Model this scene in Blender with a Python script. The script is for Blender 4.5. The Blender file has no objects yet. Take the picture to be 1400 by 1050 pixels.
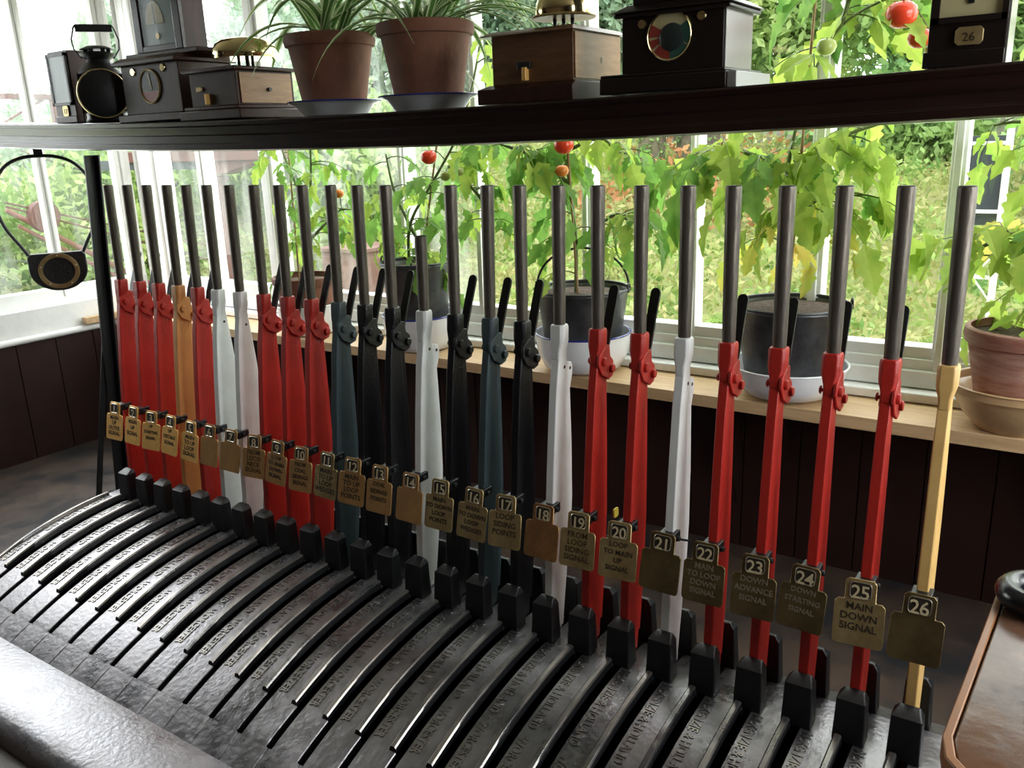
import bpy, math, random
import numpy as np
from mathutils import Vector, Matrix
sc = bpy.context.scene
random.seed(7); PI = math.pi
col = sc.collection

# ------------------------------------------------------------------ camera
cd = bpy.data.cameras.new('camera'); cam = bpy.data.objects.new('camera', cd); col.objects.link(cam); sc.camera = cam
cd.sensor_width = 36; cd.lens = 30.227; cd.clip_start = 0.02; cd.clip_end = 300
Rr = ((0.83039925, 0.55609175, -0.03462727), (0.126133, -0.2481592, -0.96047253), (-0.54270393, 0.79320803, -0.27621273))
r, d, f = [Vector(v) for v in Rr]
cam.matrix_world = Matrix(((r.x, -d.x, -f.x, 3.7077), (r.y, -d.y, -f.y, -2.0881), (r.z, -d.z, -f.z, 1.7376), (0, 0, 0, 1)))
# ------------------------------------------------------------------ exposure, sky, daylight
sc.view_settings.view_transform = 'Standard'; sc.view_settings.look = 'None'
sc.view_settings.gamma = 1; sc.view_settings.use_curve_mapping = False
sc.view_settings.exposure = 0.0
SKY = 4.6
w = bpy.data.worlds.new('overcast'); sc.world = w; w.use_nodes = True
nt = w.node_tree; nt.nodes.clear()
out = nt.nodes.new('ShaderNodeOutputWorld'); bg = nt.nodes.new('ShaderNodeBackground')
tc = nt.nodes.new('ShaderNodeTexCoord'); sp = nt.nodes.new('ShaderNodeSeparateXYZ'); rp = nt.nodes.new('ShaderNodeValToRGB')
nt.links.new(tc.outputs['Generated'], sp.inputs[0]); nt.links.new(sp.outputs['Z'], rp.inputs[0])
rp.color_ramp.elements[0].position = 0.0; rp.color_ramp.elements[0].color = (0.10, 0.13, 0.07, 1)
rp.color_ramp.elements[1].position = 0.02; rp.color_ramp.elements[1].color = (0.93, 0.97, 1, 1)
e = rp.color_ramp.elements.new(0.6); e.color = (1, 1, 1, 1)
nt.links.new(rp.outputs[0], bg.inputs[0]); bg.inputs[1].default_value = SKY; nt.links.new(bg.outputs[0], out.inputs[0])

def area(name, loc, rot, sx, sy, power, colr=(1, 1, 1), portal=False):
    l = bpy.data.lights.new(name, 'AREA'); l.shape = 'RECTANGLE'; l.size = sx; l.size_y = sy; l.energy = power; l.color = colr
    o = bpy.data.objects.new(name, l); col.objects.link(o); o.location = loc; o.rotation_euler = rot
    if portal: l.cycles.is_portal = True
    return o
# area lamps added at the windows to top up the sky's daylight
area('daylight_boost_right', (4.93, 0.1, 1.95), (0, PI/2, 0), 1.7, 1.8, 52, (0.95, 0.98, 1))
area('daylight_boost_left', (-1.40, 0.25, 1.80), (0, -PI/2, 0), 1.6, 1.8, 27, (0.95, 0.98, 1))
area('daylight_boost_front', (1.7, 1.262, 1.85), (-PI/2 + 0.65, 0, 0), 6.0, 1.6, 64, (0.96, 1.0, 0.96))

# ------------------------------------------------------------------ materials
MATS = {}
def mat(name, c, rough=0.5, metal=0.0, c2=None, nscale=8.0, bump=0.0, bscale=40.0, spec=0.5, coat=0.0, stretch=None, contrast=0.25, rvar=0.0):
    if name in MATS: return MATS[name]
    m = bpy.data.materials.new(name); m.use_nodes = True; MATS[name] = m
    t = m.node_tree; b = t.nodes['Principled BSDF']
    b.inputs['Base Color'].default_value = (*c, 1); b.inputs['Roughness'].default_value = rough; b.inputs['Metallic'].default_value = metal
    b.inputs['Specular IOR Level'].default_value = spec; b.inputs['Coat Weight'].default_value = coat
    co = t.nodes.new('ShaderNodeTexCoord'); vec = co.outputs['Object']
    if stretch:
        mp = t.nodes.new('ShaderNodeMapping'); mp.inputs['Scale'].default_value = stretch; t.links.new(vec, mp.inputs[0]); vec = mp.outputs[0]
    if c2 is not None or rvar:
        n = t.nodes.new('ShaderNodeTexNoise'); n.inputs['Scale'].default_value = nscale; n.inputs['Detail'].default_value = 5; n.inputs['Roughness'].default_value = 0.65
        t.links.new(vec, n.inputs['Vector'])
        if c2 is not None:
            cr = t.nodes.new('ShaderNodeValToRGB'); cr.color_ramp.elements[0].position = 0.5 - contrast/2; cr.color_ramp.elements[1].position = 0.5 + contrast/2
            cr.color_ramp.elements[0].color = (*c, 1); cr.color_ramp.elements[1].color = (*c2, 1)
            t.links.new(n.outputs['Fac'], cr.inputs[0]); t.links.new(cr.outputs[0], b.inputs['Base Color'])
        if rvar:
            mr = t.nodes.new('ShaderNodeMapRange'); mr.inputs[1].default_value = 0.3; mr.inputs[2].default_value = 0.7
            mr.inputs[3].default_value = max(0.02, rough - rvar); mr.inputs[4].default_value = rough + rvar
            t.links.new(n.outputs['Fac'], mr.inputs[0]); t.links.new(mr.outputs[0], b.inputs['Roughness'])
    if bump:
        n2 = t.nodes.new('ShaderNodeTexNoise'); n2.inputs['Scale'].default_value = bscale; n2.inputs['Detail'].default_value = 4
        bp = t.nodes.new('ShaderNodeBump'); bp.inputs['Strength'].default_value = bump; bp.inputs['Distance'].default_value = 0.01
        t.links.new(vec, n2.inputs['Vector']); t.links.new(n2.outputs['Fac'], bp.inputs['Height']); t.links.new(bp.outputs[0], b.inputs['Normal'])
    return m
RED = mat('red_paint', (0.47, 0.022, 0.014), 0.42, c2=(0.41, 0.018, 0.012), nscale=6, bump=0.15, bscale=60)
ORANGE = mat('mustard_paint', (0.66, 0.32, 0.10), 0.42, c2=(0.58, 0.27, 0.09), nscale=5, bump=0.1)
YEL = mat('cream_yellow_paint', (0.74, 0.47, 0.17), 0.42, c2=(0.62, 0.38, 0.13), nscale=7, bump=0.1)
WHT = mat('white_paint', (0.80, 0.80, 0.80), 0.4, c2=(0.72, 0.72, 0.71), nscale=7, bump=0.12)
BLU = mat('slate_blue_paint', (0.040, 0.060, 0.070), 0.42, c2=(0.048, 0.070, 0.08), nscale=7, bump=0.1)
BLK = mat('black_gloss_paint', (0.006, 0.006, 0.008), 0.28, bump=0.22, bscale=110)
BLKM = mat('black_iron_paint', (0.007, 0.0075, 0.009), 0.42, bump=0.12, bscale=40)
STEEL = mat('worn_handle_steel', (0.17, 0.145, 0.12), 0.42, 0.6, c2=(0.085, 0.072, 0.062), nscale=10, stretch=(3, 3, 0.5), bump=0.1, bscale=60, rvar=0.08)
BRASS = mat('plate_brass', (0.95, 0.56, 0.17), 0.42, 0.35, c2=(0.82, 0.47, 0.14), nscale=14, rvar=0.12, bump=0.1, bscale=30)  # left plates: window reflection put into a brighter gold base
BRASS3 = mat('shaded_dull_brass', (0.15, 0.105, 0.05), 0.42, 0.85, c2=(0.24, 0.175, 0.08), nscale=9, rvar=0.1, bump=0.1, bscale=30)  # right plates: tarnish, with the dark reflection also put into the base
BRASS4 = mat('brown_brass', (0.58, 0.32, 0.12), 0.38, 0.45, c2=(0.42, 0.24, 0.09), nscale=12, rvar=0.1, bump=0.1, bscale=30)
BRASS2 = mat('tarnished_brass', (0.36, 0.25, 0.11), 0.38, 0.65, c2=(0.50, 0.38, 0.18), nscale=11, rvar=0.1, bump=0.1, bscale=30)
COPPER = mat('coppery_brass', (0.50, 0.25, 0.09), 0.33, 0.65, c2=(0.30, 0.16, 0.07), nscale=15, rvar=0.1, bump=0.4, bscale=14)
BRIGHT = mat('polished_brass', (0.80, 0.66, 0.36), 0.13, 1.0)
RIM = mat('bright_rim_metal', (0.75, 0.70, 0.58), 0.3, 1.0)
ENAM = mat('letter_black', (0.03, 0.022, 0.015), 0.5)
CAST = mat('worn_cast_iron', (0.13, 0.13, 0.14), 0.32, 0.85, c2=(0.42, 0.40, 0.42), nscale=6, bump=0.16, bscale=50, rvar=0.11, contrast=0.5)
CASTR = mat('worn_rail_iron', (0.16, 0.16, 0.165), 0.30, 0.85, c2=(0.38, 0.35, 0.32), nscale=5, bump=0.08, bscale=35, rvar=0.08)
DECK = mat('deck_plate_iron', (0.05, 0.048, 0.047), 0.5, 0.5, c2=(0.09, 0.08, 0.07), nscale=6, bump=0.2, rvar=0.1)
PIT = mat('pit_black', (0.006, 0.006, 0.006), 0.9)
FOOT = mat('worn_tread', (0.30, 0.30, 0.33), 0.34, 0.55, c2=(0.45, 0.43, 0.45), nscale=12, bump=0.22, bscale=60, rvar=0.10, contrast=0.5)
FLOOR = mat('dark_lino_floor', (0.026, 0.026, 0.028), 0.42, c2=(0.075, 0.050, 0.036), nscale=3.2, bump=0.08, bscale=30, rvar=0.12, contrast=0.22)
MAROON = mat('dark_maroon_boards', (0.030, 0.011, 0.009), 0.55, c2=(0.022, 0.009, 0.007), nscale=4, bump=0.08, bscale=20, spec=0.25)
WPAINT = mat('white_joinery_paint', (0.88, 0.88, 0.87), 0.4, c2=(0.82, 0.82, 0.80), nscale=9, bump=0.15, bscale=25)
PINE = mat('raw_pine', (0.62, 0.43, 0.24), 0.5, c2=(0.50, 0.33, 0.17), nscale=3, stretch=(1.2, 14, 14), bump=0.08)
MAHOG = mat('dark_mahogany', (0.022, 0.008, 0.006), 0.26, c2=(0.014, 0.006, 0.005), nscale=5, stretch=(1, 6, 6), bump=0.06, bscale=12)
MAHOG2 = mat('case_mahogany', (0.050, 0.018, 0.013), 0.35, c2=(0.030, 0.012, 0.009), nscale=6, stretch=(6, 6, 1), bump=0.05, spec=0.25)
OAKD = mat('brown_case_wood', (0.16, 0.075, 0.035), 0.35, c2=(0.10, 0.045, 0.022), nscale=5, stretch=(2, 2, 9), bump=0.05)
LITWOOD = mat('lit_wood_side', (0.42, 0.23, 0.11), 0.42, c2=(0.33, 0.17, 0.08), nscale=5, stretch=(2, 2, 14), bump=0.05)  # case wood with the side light put into a paler colour
EBON = mat('ebonised_case', (0.014, 0.009, 0.008), 0.35, spec=0.3)
TERRA = mat('terracotta', (0.22, 0.085, 0.05), 0.75, c2=(0.16, 0.065, 0.04), nscale=7, bump=0.2, bscale=40)
TERRA2 = mat('limed_terracotta', (0.27, 0.10, 0.065), 0.7, c2=(0.42, 0.25, 0.19), nscale=5, stretch=(1, 1, 6), bump=0.2, bscale=40)
ENAMEL = mat('white_enamel', (0.82, 0.83, 0.84), 0.15, c2=(0.76, 0.77, 0.79), nscale=5)
BRIM = mat('blue_enamel_rim', (0.02, 0.03, 0.22), 0.2)
GALV = mat('dark_galvanised', (0.055, 0.058, 0.062), 0.4, 0.6, c2=(0.10, 0.10, 0.105), nscale=9, bump=0.1, bscale=60, rvar=0.1)
TAN = mat('cane_glaze', (0.56, 0.38, 0.20), 0.25, c2=(0.48, 0.32, 0.17), nscale=5)
SOIL = mat('potting_soil', (0.05, 0.03, 0.02), 0.95, c2=(0.11, 0.07, 0.05), nscale=60, bump=1.0, bscale=70)
LEATH = mat('black_leather', (0.012, 0.012, 0.013), 0.5, bump=0.3, bscale=60)
CREAM = mat('cream_dial', (0.52, 0.45, 0.25), 0.5)
GREEN = mat('green_dial', (0.03, 0.10, 0.075), 0.4)
REDD = mat('red_dial', (0.30, 0.04, 0.03), 0.4)
TOM = mat('ripe_tomato', (0.75, 0.06, 0.02), 0.18)
TOMO = mat('orange_tomato', (0.80, 0.26, 0.04), 0.2)
TOMG = mat('green_tomato', (0.42, 0.50, 0.14), 0.25)
STEM = mat('tomato_stem', (0.13, 0.19, 0.05), 0.5, c2=(0.09, 0.12, 0.035), nscale=30)
CANE = mat('bamboo_cane', (0.36, 0.21, 0.10), 0.5)
RUST = mat('rust_red_iron', (0.15, 0.055, 0.042), 0.65, c2=(0.10, 0.042, 0.035), nscale=5)
BARK = mat('bark', (0.14, 0.115, 0.085), 0.85, c2=(0.08, 0.06, 0.045), nscale=5, stretch=(4, 4, 1), bump=0.5, bscale=12)
FENCEM = mat('grey_fence_wood', (0.26, 0.25, 0.20), 0.8)
LACQ = mat('worn_desk_lacquer', (0.15, 0.075, 0.042), 0.24, c2=(0.06, 0.042, 0.036), nscale=5, bump=0.07, bscale=24, rvar=0.12, contrast=0.3)
EDGE = mat('worn_desk_edge', (0.30, 0.11, 0.03), 0.35, c2=(0.24, 0.10, 0.04), nscale=9)
YTAG = mat('yellow_tag', (0.5, 0.42, 0.05), 0.5)
BAKE = mat('black_bakelite', (0.012, 0.013, 0.015), 0.22)

def leafmat(name, cols, scale=3.0, trans=0.5, rough=0.5):
    m = bpy.data.materials.new(name); m.use_nodes = True; t = m.node_tree; t.nodes.clear()
    o = t.nodes.new('ShaderNodeOutputMaterial'); mx = t.nodes.new('ShaderNodeMixShader'); df = t.nodes.new('ShaderNodeBsdfPrincipled'); tr = t.nodes.new('ShaderNodeBsdfTranslucent')
    co = t.nodes.new('ShaderNodeTexCoord'); n = t.nodes.new('ShaderNodeTexNoise'); n.inputs['Scale'].default_value = scale; n.inputs['Detail'].default_value = 3
    cr = t.nodes.new('ShaderNodeValToRGB')
    t.links.new(co.outputs['Object'], n.inputs['Vector']); t.links.new(n.outputs['Fac'], cr.inputs[0])
    cr.color_ramp.elements[0].position = 0.30; cr.color_ramp.elements[1].position = 0.70
    cr.color_ramp.elements[0].color = (*cols[0], 1); cr.color_ramp.elements[1].color = (*cols[-1], 1)
    for i, c in enumerate(cols[1:-1]):
        e = cr.color_ramp.elements.new(0.30 + 0.40*(i+1)/(len(cols)-1)); e.color = (*c, 1)
    df.inputs['Roughness'].default_value = rough
    df.inputs['Specular IOR Level'].default_value = 0.3
    t.links.new(cr.outputs[0], df.inputs['Base Color']); t.links.new(cr.outputs[0], tr.inputs[0])
    mx.inputs[0].default_value = trans; t.links.new(df.outputs[0], mx.inputs[1]); t.links.new(tr.outputs[0], mx.inputs[2]); t.links.new(mx.outputs[0], o.inputs[0])
    return m
TL1 = leafmat('tomato_leaf_green', [(0.11, 0.27, 0.05), (0.24, 0.42, 0.09), (0.15, 0.33, 0.06)], 9, 0.6)
TL2 = leafmat('tomato_leaf_lime', [(0.22, 0.38, 0.06), (0.44, 0.56, 0.11), (0.30, 0.47, 0.08)], 9, 0.6)
TL3 = leafmat('tomato_leaf_yellowing', [(0.36, 0.48, 0.08), (0.66, 0.60, 0.12), (0.66, 0.48, 0.15)], 7, 0.6)
WOODL = leafmat('woodland_leaf', [(0.10, 0.22, 0.07), (0.24, 0.40, 0.13), (0.36, 0.50, 0.17)], 0.8, 0.35)
WOODL2 = leafmat('light_woodland_leaf', [(0.18, 0.32, 0.10), (0.38, 0.52, 0.18), (0.52, 0.62, 0.24)], 0.7, 0.35)
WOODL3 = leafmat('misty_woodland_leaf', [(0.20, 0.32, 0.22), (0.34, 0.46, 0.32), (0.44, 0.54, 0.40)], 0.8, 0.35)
BANKL = leafmat('bank_undergrowth_leaf', [(0.13, 0.26, 0.07), (0.34, 0.46, 0.13), (0.50, 0.46, 0.22), (0.30, 0.42, 0.12), (0.16, 0.30, 0.08)], 1.3, 0.4)
BANKB = leafmat('dead_brown_leaf', [(0.50, 0.24, 0.10), (0.40, 0.18, 0.08)], 2, 0.3)
FERN = leafmat('fern_frond', [(0.25, 0.48, 0.10), (0.38, 0.58, 0.15)], 3, 0.35)
GRASSG = mat('grassy_bank', (0.20, 0.28, 0.08), 0.9, c2=(0.38, 0.36, 0.17), nscale=0.9, bump=0.6, bscale=6)

def stripemat():
    m = bpy.data.materials.new('spider_plant_leaf'); m.use_nodes = True; t = m.node_tree; t.nodes.clear()
    o = t.nodes.new('ShaderNodeOutputMaterial'); mx = t.nodes.new('ShaderNodeMixShader'); df = t.nodes.new('ShaderNodeBsdfPrincipled'); tr = t.nodes.new('ShaderNodeBsdfTranslucent')
    uv = t.nodes.new('ShaderNodeUVMap'); s = t.nodes.new('ShaderNodeSeparateXYZ'); cr = t.nodes.new('ShaderNodeValToRGB')
    t.links.new(uv.outputs[0], s.inputs[0]); t.links.new(s.outputs[0], cr.inputs[0])
    els = cr.color_ramp.elements; els[0].position = 0; els[0].color = (0.62, 0.70, 0.42, 1); els[1].position = 1; els[1].color = (0.62, 0.70, 0.42, 1)
    for p, c in ((0.17, (0.62, 0.70, 0.42, 1)), (0.24, (0.10, 0.22, 0.05, 1)), (0.76, (0.10, 0.22, 0.05, 1)), (0.83, (0.62, 0.70, 0.42, 1))):
        e = els.new(p); e.color = c
    df.inputs['Roughness'].default_value = 0.35
    t.links.new(cr.outputs[0], df.inputs['Base Color']); t.links.new(cr.outputs[0], tr.inputs[0]); mx.inputs[0].default_value = 0.4
    t.links.new(df.outputs[0], mx.inputs[1]); t.links.new(tr.outputs[0], mx.inputs[2]); t.links.new(mx.outputs[0], o.inputs[0])
    return m
SPIDER = stripemat()
def glassmat(name, refl=0.06, tint=(1, 1, 1), haze=0.0):
    m = bpy.data.materials.new(name); m.use_nodes = True; t = m.node_tree; t.nodes.clear()
    o = t.nodes.new('ShaderNodeOutputMaterial'); mx = t.nodes.new('ShaderNodeMixShader'); a = t.nodes.new('ShaderNodeBsdfTransparent'); g = t.nodes.new('ShaderNodeBsdfGlossy')
    a.inputs[0].default_value = (*tint, 1); g.inputs['Roughness'].default_value = 0.02
    mx.inputs[0].default_value = refl; t.links.new(a.outputs[0], mx.inputs[1]); t.links.new(g.outputs[0], mx.inputs[2])
    if haze:
        m2 = t.nodes.new('ShaderNodeMixShader'); df = t.nodes.new('ShaderNodeBsdfTranslucent'); df.inputs[0].default_value = (0.9, 0.9, 0.9, 1)
        co = t.nodes.new('ShaderNodeTexCoord'); n = t.nodes.new('ShaderNodeTexNoise'); n.inputs['Scale'].default_value = 2.5; n.inputs['Detail'].default_value = 6
        mp = t.nodes.new('ShaderNodeMapping'); mp.inputs['Scale'].default_value = (3, 3, 0.6); t.links.new(co.outputs['Object'], mp.inputs[0]); t.links.new(mp.outputs[0], n.inputs['Vector'])
        mr = t.nodes.new('ShaderNodeMapRange'); mr.inputs[1].default_value = 0.45; mr.inputs[2].default_value = 0.75; mr.inputs[3].default_value = 0.0; mr.inputs[4].default_value = haze*.5
        t.links.new(n.outputs['Fac'], mr.inputs[0]); t.links.new(mr.outputs[0], m2.inputs[0])
        t.links.new(mx.outputs[0], m2.inputs[1]); t.links.new(df.outputs[0], m2.inputs[2]); t.links.new(m2.outputs[0], o.inputs[0])
    else: t.links.new(mx.outputs[0], o.inputs[0])
    return m
PANE = glassmat('window_glass', 0.05, (0.97, 0.99, 0.98), 0.0)
PANED = glassmat('dusty_window_glass', 0.05, (0.97, 0.99, 0.98), 0.28)
DGLASS = glassmat('instrument_glass', 0.02)

# ------------------------------------------------------------------ mesh helpers
class MB:
    def __init__(s): s.v = []; s.f = []; s.M = Matrix.Identity(4)
    def add(s, vs, fs):
        n = len(s.v); s.v += [tuple(s.M @ Vector(v)) for v in vs]; s.f += [tuple(n + i for i in q) for q in fs]; return s
    def box(s, x0, x1, y0, y1, z0, z1):
        return s.add([(x0,y0,z0),(x1,y0,z0),(x1,y1,z0),(x0,y1,z0),(x0,y0,z1),(x1,y0,z1),(x1,y1,z1),(x0,y1,z1)],
                     [(0,3,2,1),(4,5,6,7),(0,1,5,4),(1,2,6,5),(2,3,7,6),(3,0,4,7)])
    def frust(s, b, t, z0, z1):   # b,t = (x0,x1,y0,y1)
        return s.add([(b[0],b[2],z0),(b[1],b[2],z0),(b[1],b[3],z0),(b[0],b[3],z0),(t[0],t[2],z1),(t[1],t[2],z1),(t[1],t[3],z1),(t[0],t[3],z1)],
                     [(0,3,2,1),(4,5,6,7),(0,1,5,4),(1,2,6,5),(2,3,7,6),(3,0,4,7)])
    def prism(s, poly, axis, a, b):   # poly in the other two coords, extruded a..b
        n = len(poly)
        def pt(p, t):
            return (t, p[0], p[1]) if axis == 'x' else ((p[0], t, p[1]) if axis == 'y' else (p[0], p[1], t))
        vs = [pt(p, a) for p in poly] + [pt(p, b) for p in poly]
        fs = [tuple(range(n))[::-1], tuple(range(n, 2*n))] + [(i, (i+1) % n, n+(i+1) % n, n+i) for i in range(n)]
        return s.add(vs, fs)
    def tube(s, pts, rad, n=8, cap=True, close=False):
        pts = [Vector(p) for p in pts]; m = len(pts); rads = rad if isinstance(rad, (list, tuple)) else [rad]*m
        vs = []; up = None
        for i, p in enumerate(pts):
            if close: t = (pts[(i+1) % m] - pts[i-1])
            else: t = pts[min(i+1, m-1)] - pts[max(i-1, 0)]
            t.normalize()
            if up is None: up = Vector((0,0,1)) if abs(t.z) < 0.9 else Vector((1,0,0))
            a = t.cross(up).normalized(); up = a.cross(t).normalized()
            for k in range(n):
                an = 2*PI*k/n; vs.append(p + (a*math.cos(an) + up*math.sin(an))*rads[i])
        fs = []
        for i in range(m if close else m-1):
            j = (i+1) % m
            for k in range(n): fs.append((i*n+k, i*n+(k+1) % n, j*n+(k+1) % n, j*n+k))
        if cap and not close: fs += [tuple(range(n))[::-1], tuple(range((m-1)*n, m*n))]
        return s.add(vs, fs)
    def lathe(s, prof, n=40, c=(0,0,0), axis='z', cap=True):
        vs = []; m = len(prof)
        for rr, z in prof:
            for k in range(n):
                a = 2*PI*k/n; x, y = rr*math.cos(a), rr*math.sin(a)
                vs.append((c[0]+x, c[1]+y, c[2]+z) if axis == 'z' else ((c[0]+x, c[1]+z, c[2]+y) if axis == 'y' else (c[0]+z, c[1]+x, c[2]+y)))
        fs = [(i*n+k, i*n+(k+1) % n, (i+1)*n+(k+1) % n, (i+1)*n+k) for i in range(m-1) for k in range(n)]
        if cap:
            if prof[0][0] > 1e-5: fs.append(tuple(range(n))[::-1])
            if prof[-1][0] > 1e-5: fs.append(tuple(range((m-1)*n, m*n)))
        return s.add(vs, fs)
    def build(s, name, m, parent=None, bev=0.0, smooth=False, seg=2):
        me = bpy.data.meshes.new(name); me.from_pydata(s.v, [], s.f); me.update()
        o = bpy.data.objects.new(name, me); col.objects.link(o)
        if m: me.materials.append(m)
        import bmesh
        bm = bmesh.new(); bm.from_mesh(me); bmesh.ops.remove_doubles(bm, verts=bm.verts, dist=1e-6); bmesh.ops.recalc_face_normals(bm, faces=bm.faces); bm.to_mesh(me); bm.free()
        if bev:
            b = o.modifiers.new('bevel', 'BEVEL'); b.width = bev; b.segments = seg; b.limit_method = 'ANGLE'; b.angle_limit = 0.6
        if smooth or bev:
            me.shade_smooth(); me.set_sharp_from_angle(angle=0.7)
        if parent is not None: o.parent = parent
        return o
def empty(name, loc, rot=(0,0,0)):
    o = bpy.data.objects.new(name, None); col.objects.link(o); o.location = loc; o.rotation_euler = rot; o.empty_display_size = 0.05
    return o
def tag(o, label=None, cat=None, group=None, kind=None):
    if label: o['label'] = label
    if cat: o['category'] = cat
    if group: o['group'] = group
    if kind: o['kind'] = kind
    return o
def struct(o): o['kind'] = 'structure'; return o
def fastmesh(name, verts, faces_n, m, parent=None, size=4):
    """verts (N,3) grouped in polygons of `size` corners"""
    n = len(verts); me = bpy.data.meshes.new(name); me.vertices.add(n); me.vertices.foreach_set('co', np.asarray(verts, dtype=np.float32).ravel())
    me.loops.add(n); me.loops.foreach_set('vertex_index', np.arange(n, dtype=np.int32))
    me.polygons.add(n//size); me.polygons.foreach_set('loop_start', np.arange(0, n, size, dtype=np.int32)); me.polygons.foreach_set('loop_total', np.full(n//size, size, dtype=np.int32))
    me.update(calc_edges=True); me.materials.append(m)
    o = bpy.data.objects.new(name, me); col.objects.link(o)
    if parent is not None: o.parent = parent
    return o
TXT = {}
def text_mesh(s, size, align='CENTER', ext=0.0, bold=0.0, spacing=1.0, line=1.0):
    key = (s, size, align, ext, bold, spacing, line)
    if key in TXT: return TXT[key]
    c = bpy.data.curves.new('lettering', 'FONT'); c.body = s; c.size = size; c.align_x = align; c.align_y = 'TOP'; c.extrude = ext; c.offset = bold
    c.space_character = spacing; c.space_line = line; c.resolution_u = 2
    o = bpy.data.objects.new('lettering_source', c); col.objects.link(o); dg = bpy.context.evaluated_depsgraph_get(); dg.update()
    me = bpy.data.meshes.new_from_object(o.evaluated_get(dg)); bpy.data.objects.remove(o); bpy.data.curves.remove(c); TXT[key] = me
    return me
def text_obj(name, s, size, m, parent, M, **kw):
    me = text_mesh(s, size, **kw).copy(); me.transform(M); me.materials.clear(); me.materials.append(m)
    o = bpy.data.objects.new(name, me); col.objects.link(o); o.parent = parent; return o

# ================================================================== the room
P = 0.133
XL, XR, YF, YB, ZC = -1.35, 4.95, 1.25, -3.55, 3.0
pit = (0.0, 3.60, -0.90, 0.118)
fl = MB(); fl.box(XL-.2, XR+.1, YB-.1, pit[2], -.08, 0); fl.box(XL-.2, XR+.1, pit[3], YF+.1, -.08, 0)
fl.box(XL-.2, pit[0], pit[2], pit[3], -.08, 0); fl.box(pit[1], XR+.1, pit[2], pit[3], -.08, 0)
struct(fl.build('floor', FLOOR))
pt = MB(); x0, x1, y0, y1 = pit
pt.box(x0-.02, x1+.02, y0-.02, y1+.02, -.62, -.6); pt.box(x0-.02, x0-.001, y0, y1, -.6, -.081); pt.box(x1+.001, x1+.02, y0, y1, -.6, -.081); pt.box(x0, x1, y0-.02, y0-.001, -.6, -.081); pt.box(x0, x1, y1+.001, y1+.02, -.6, -.081)
struct(pt.build('floor_pit', PIT))
struct(MB().box(XL-.3, XR+.2, YB-.2, YF+.3, ZC, ZC+.1).build('ceiling', mat('ceiling_paint', (0.30, 0.27, 0.23), 0.6)))

def boards(axis, a0, a1, face, depth, z0, z1, wdt=0.232, gap=0.006, inward=1, off=0.0):
    mb = MB(); a = a0 + off - wdt
    while a < a1:
        lo, hi = max(a, a0), min(a + wdt - gap, a1)
        if hi > lo + .01:
            if axis == 'x': mb.box(lo, hi, min(face, face + depth*inward), max(face, face + depth*inward), z0, z1)
            else: mb.box(min(face, face + depth*inward), max(face, face + depth*inward), lo, hi, z0, z1)
        a += wdt
    if axis == 'x': mb.box(a0, a1, min(face+.008*inward, face+(depth+.02)*inward), max(face+.008*inward, face+(depth+.02)*inward), z0, z1)
    else: mb.box(min(face+.008*inward, face+(depth+.02)*inward), max(face+.008*inward, face+(depth+.02)*inward), a0, a1, z0, z1)
    return mb
struct(boards('x', XL, XR, YF, .03, 0, .72).build('wall_front', MAROON))
struct(boards('y', YB, YF, XL, .03, 0, .69, inward=-1, off=.13).build('wall_left', MAROON))
rw = boards('y', YB, YF, XR, .05, 0, 1.0); rw.box(XR, XR+.06, YB, YF, 2.8, ZC); rw.box(XR, XR+.06, YB, -.9, 1.0, 2.8); rw.box(XR, XR+.06, 1.0, YF, 1.0, 2.8)
struct(rw.build('wall_right', MAROON))
bw = boards('x', XL, XR, YB, .05, 0, ZC, inward=-1)
struct(bw.build('wall_back', mat('back_wall_paint', (0.10, 0.06, 0.04), 0.6)))
struct(MB().box(XL-.2, XL-.06, YB, YF, .69, .83).box(XL-.2, XL-.06, YB, YF, 2.72, ZC).build('wall_left_upper', WPAINT))
struct(MB().box(XL-.2, XL-.012, YB, -1.22, .73, ZC).build('wall_left_light_stop', MAROON))  # unseen stretch of wall, added to cut light from the left window
struct(MB().box(XL-.2, XR, YF+.02, YF+.12, .70, .86).box(XL-.2, XR, YF+.02, YF+.12, 2.75, ZC).build('wall_front_upper', WPAINT))

# front window run: one sash frame, posts, panes
GY = 1.305
def wprof(mb, x, wd, y0=GY-.045, y1=GY+.045, z0=.86, z1=2.75):
    mb.box(x-wd/2, x+wd/2, y0, y1, z0, z1)
posts = [(-1.30, .26), (-.78, .045), (-.20, .10), (.797, .040), (1.252, .026), (1.842, .045), (2.337, .034), (2.828, .062), (3.288, .048), (3.80, .05), (4.30, .05), (4.86, .1)]
wf = struct(empty('window_1', (0, 0, 0)))
fr = MB()
for x, wd in posts:
    wprof(fr, x, wd)
    if wd > .03: wprof(fr, x, wd*.5, GY-.062, GY+.06)
fr.box(XL-.1, XR, GY-.04, GY+.04, .86, .948); fr.box(XL-.1, XR, GY-.052, GY-.02, .86, .905); fr.box(XL-.1, XR, GY-.03, GY+.03, 2.68, 2.75)
fr.build('window_frame', WPAINT, wf, bev=.004)
for dx in (-.10, -.045, .01, .06):
    MB().tube([(-1.30+dx, GY-.05, .90), (-1.30+dx, GY-.05, 2.72)], .016, 8).build('corner_moulding', WPAINT, wf, smooth=True)
for i in range(len(posts)-1):
    a = posts[i][0]+posts[i][1]/2; b = posts[i+1][0]-posts[i+1][1]/2
    MB().box(a, b, GY-.002, GY+.002, .945, 2.69).build('window_pane', PANE if i > 3 else PANED, wf)
MB().box(XL+.0, XR, 1.16, GY-.04, .765, .80).box(XL, XR, 1.235, GY-.04, .80, .865).build('window_sill', WPAINT, wf, bev=.006)

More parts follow.
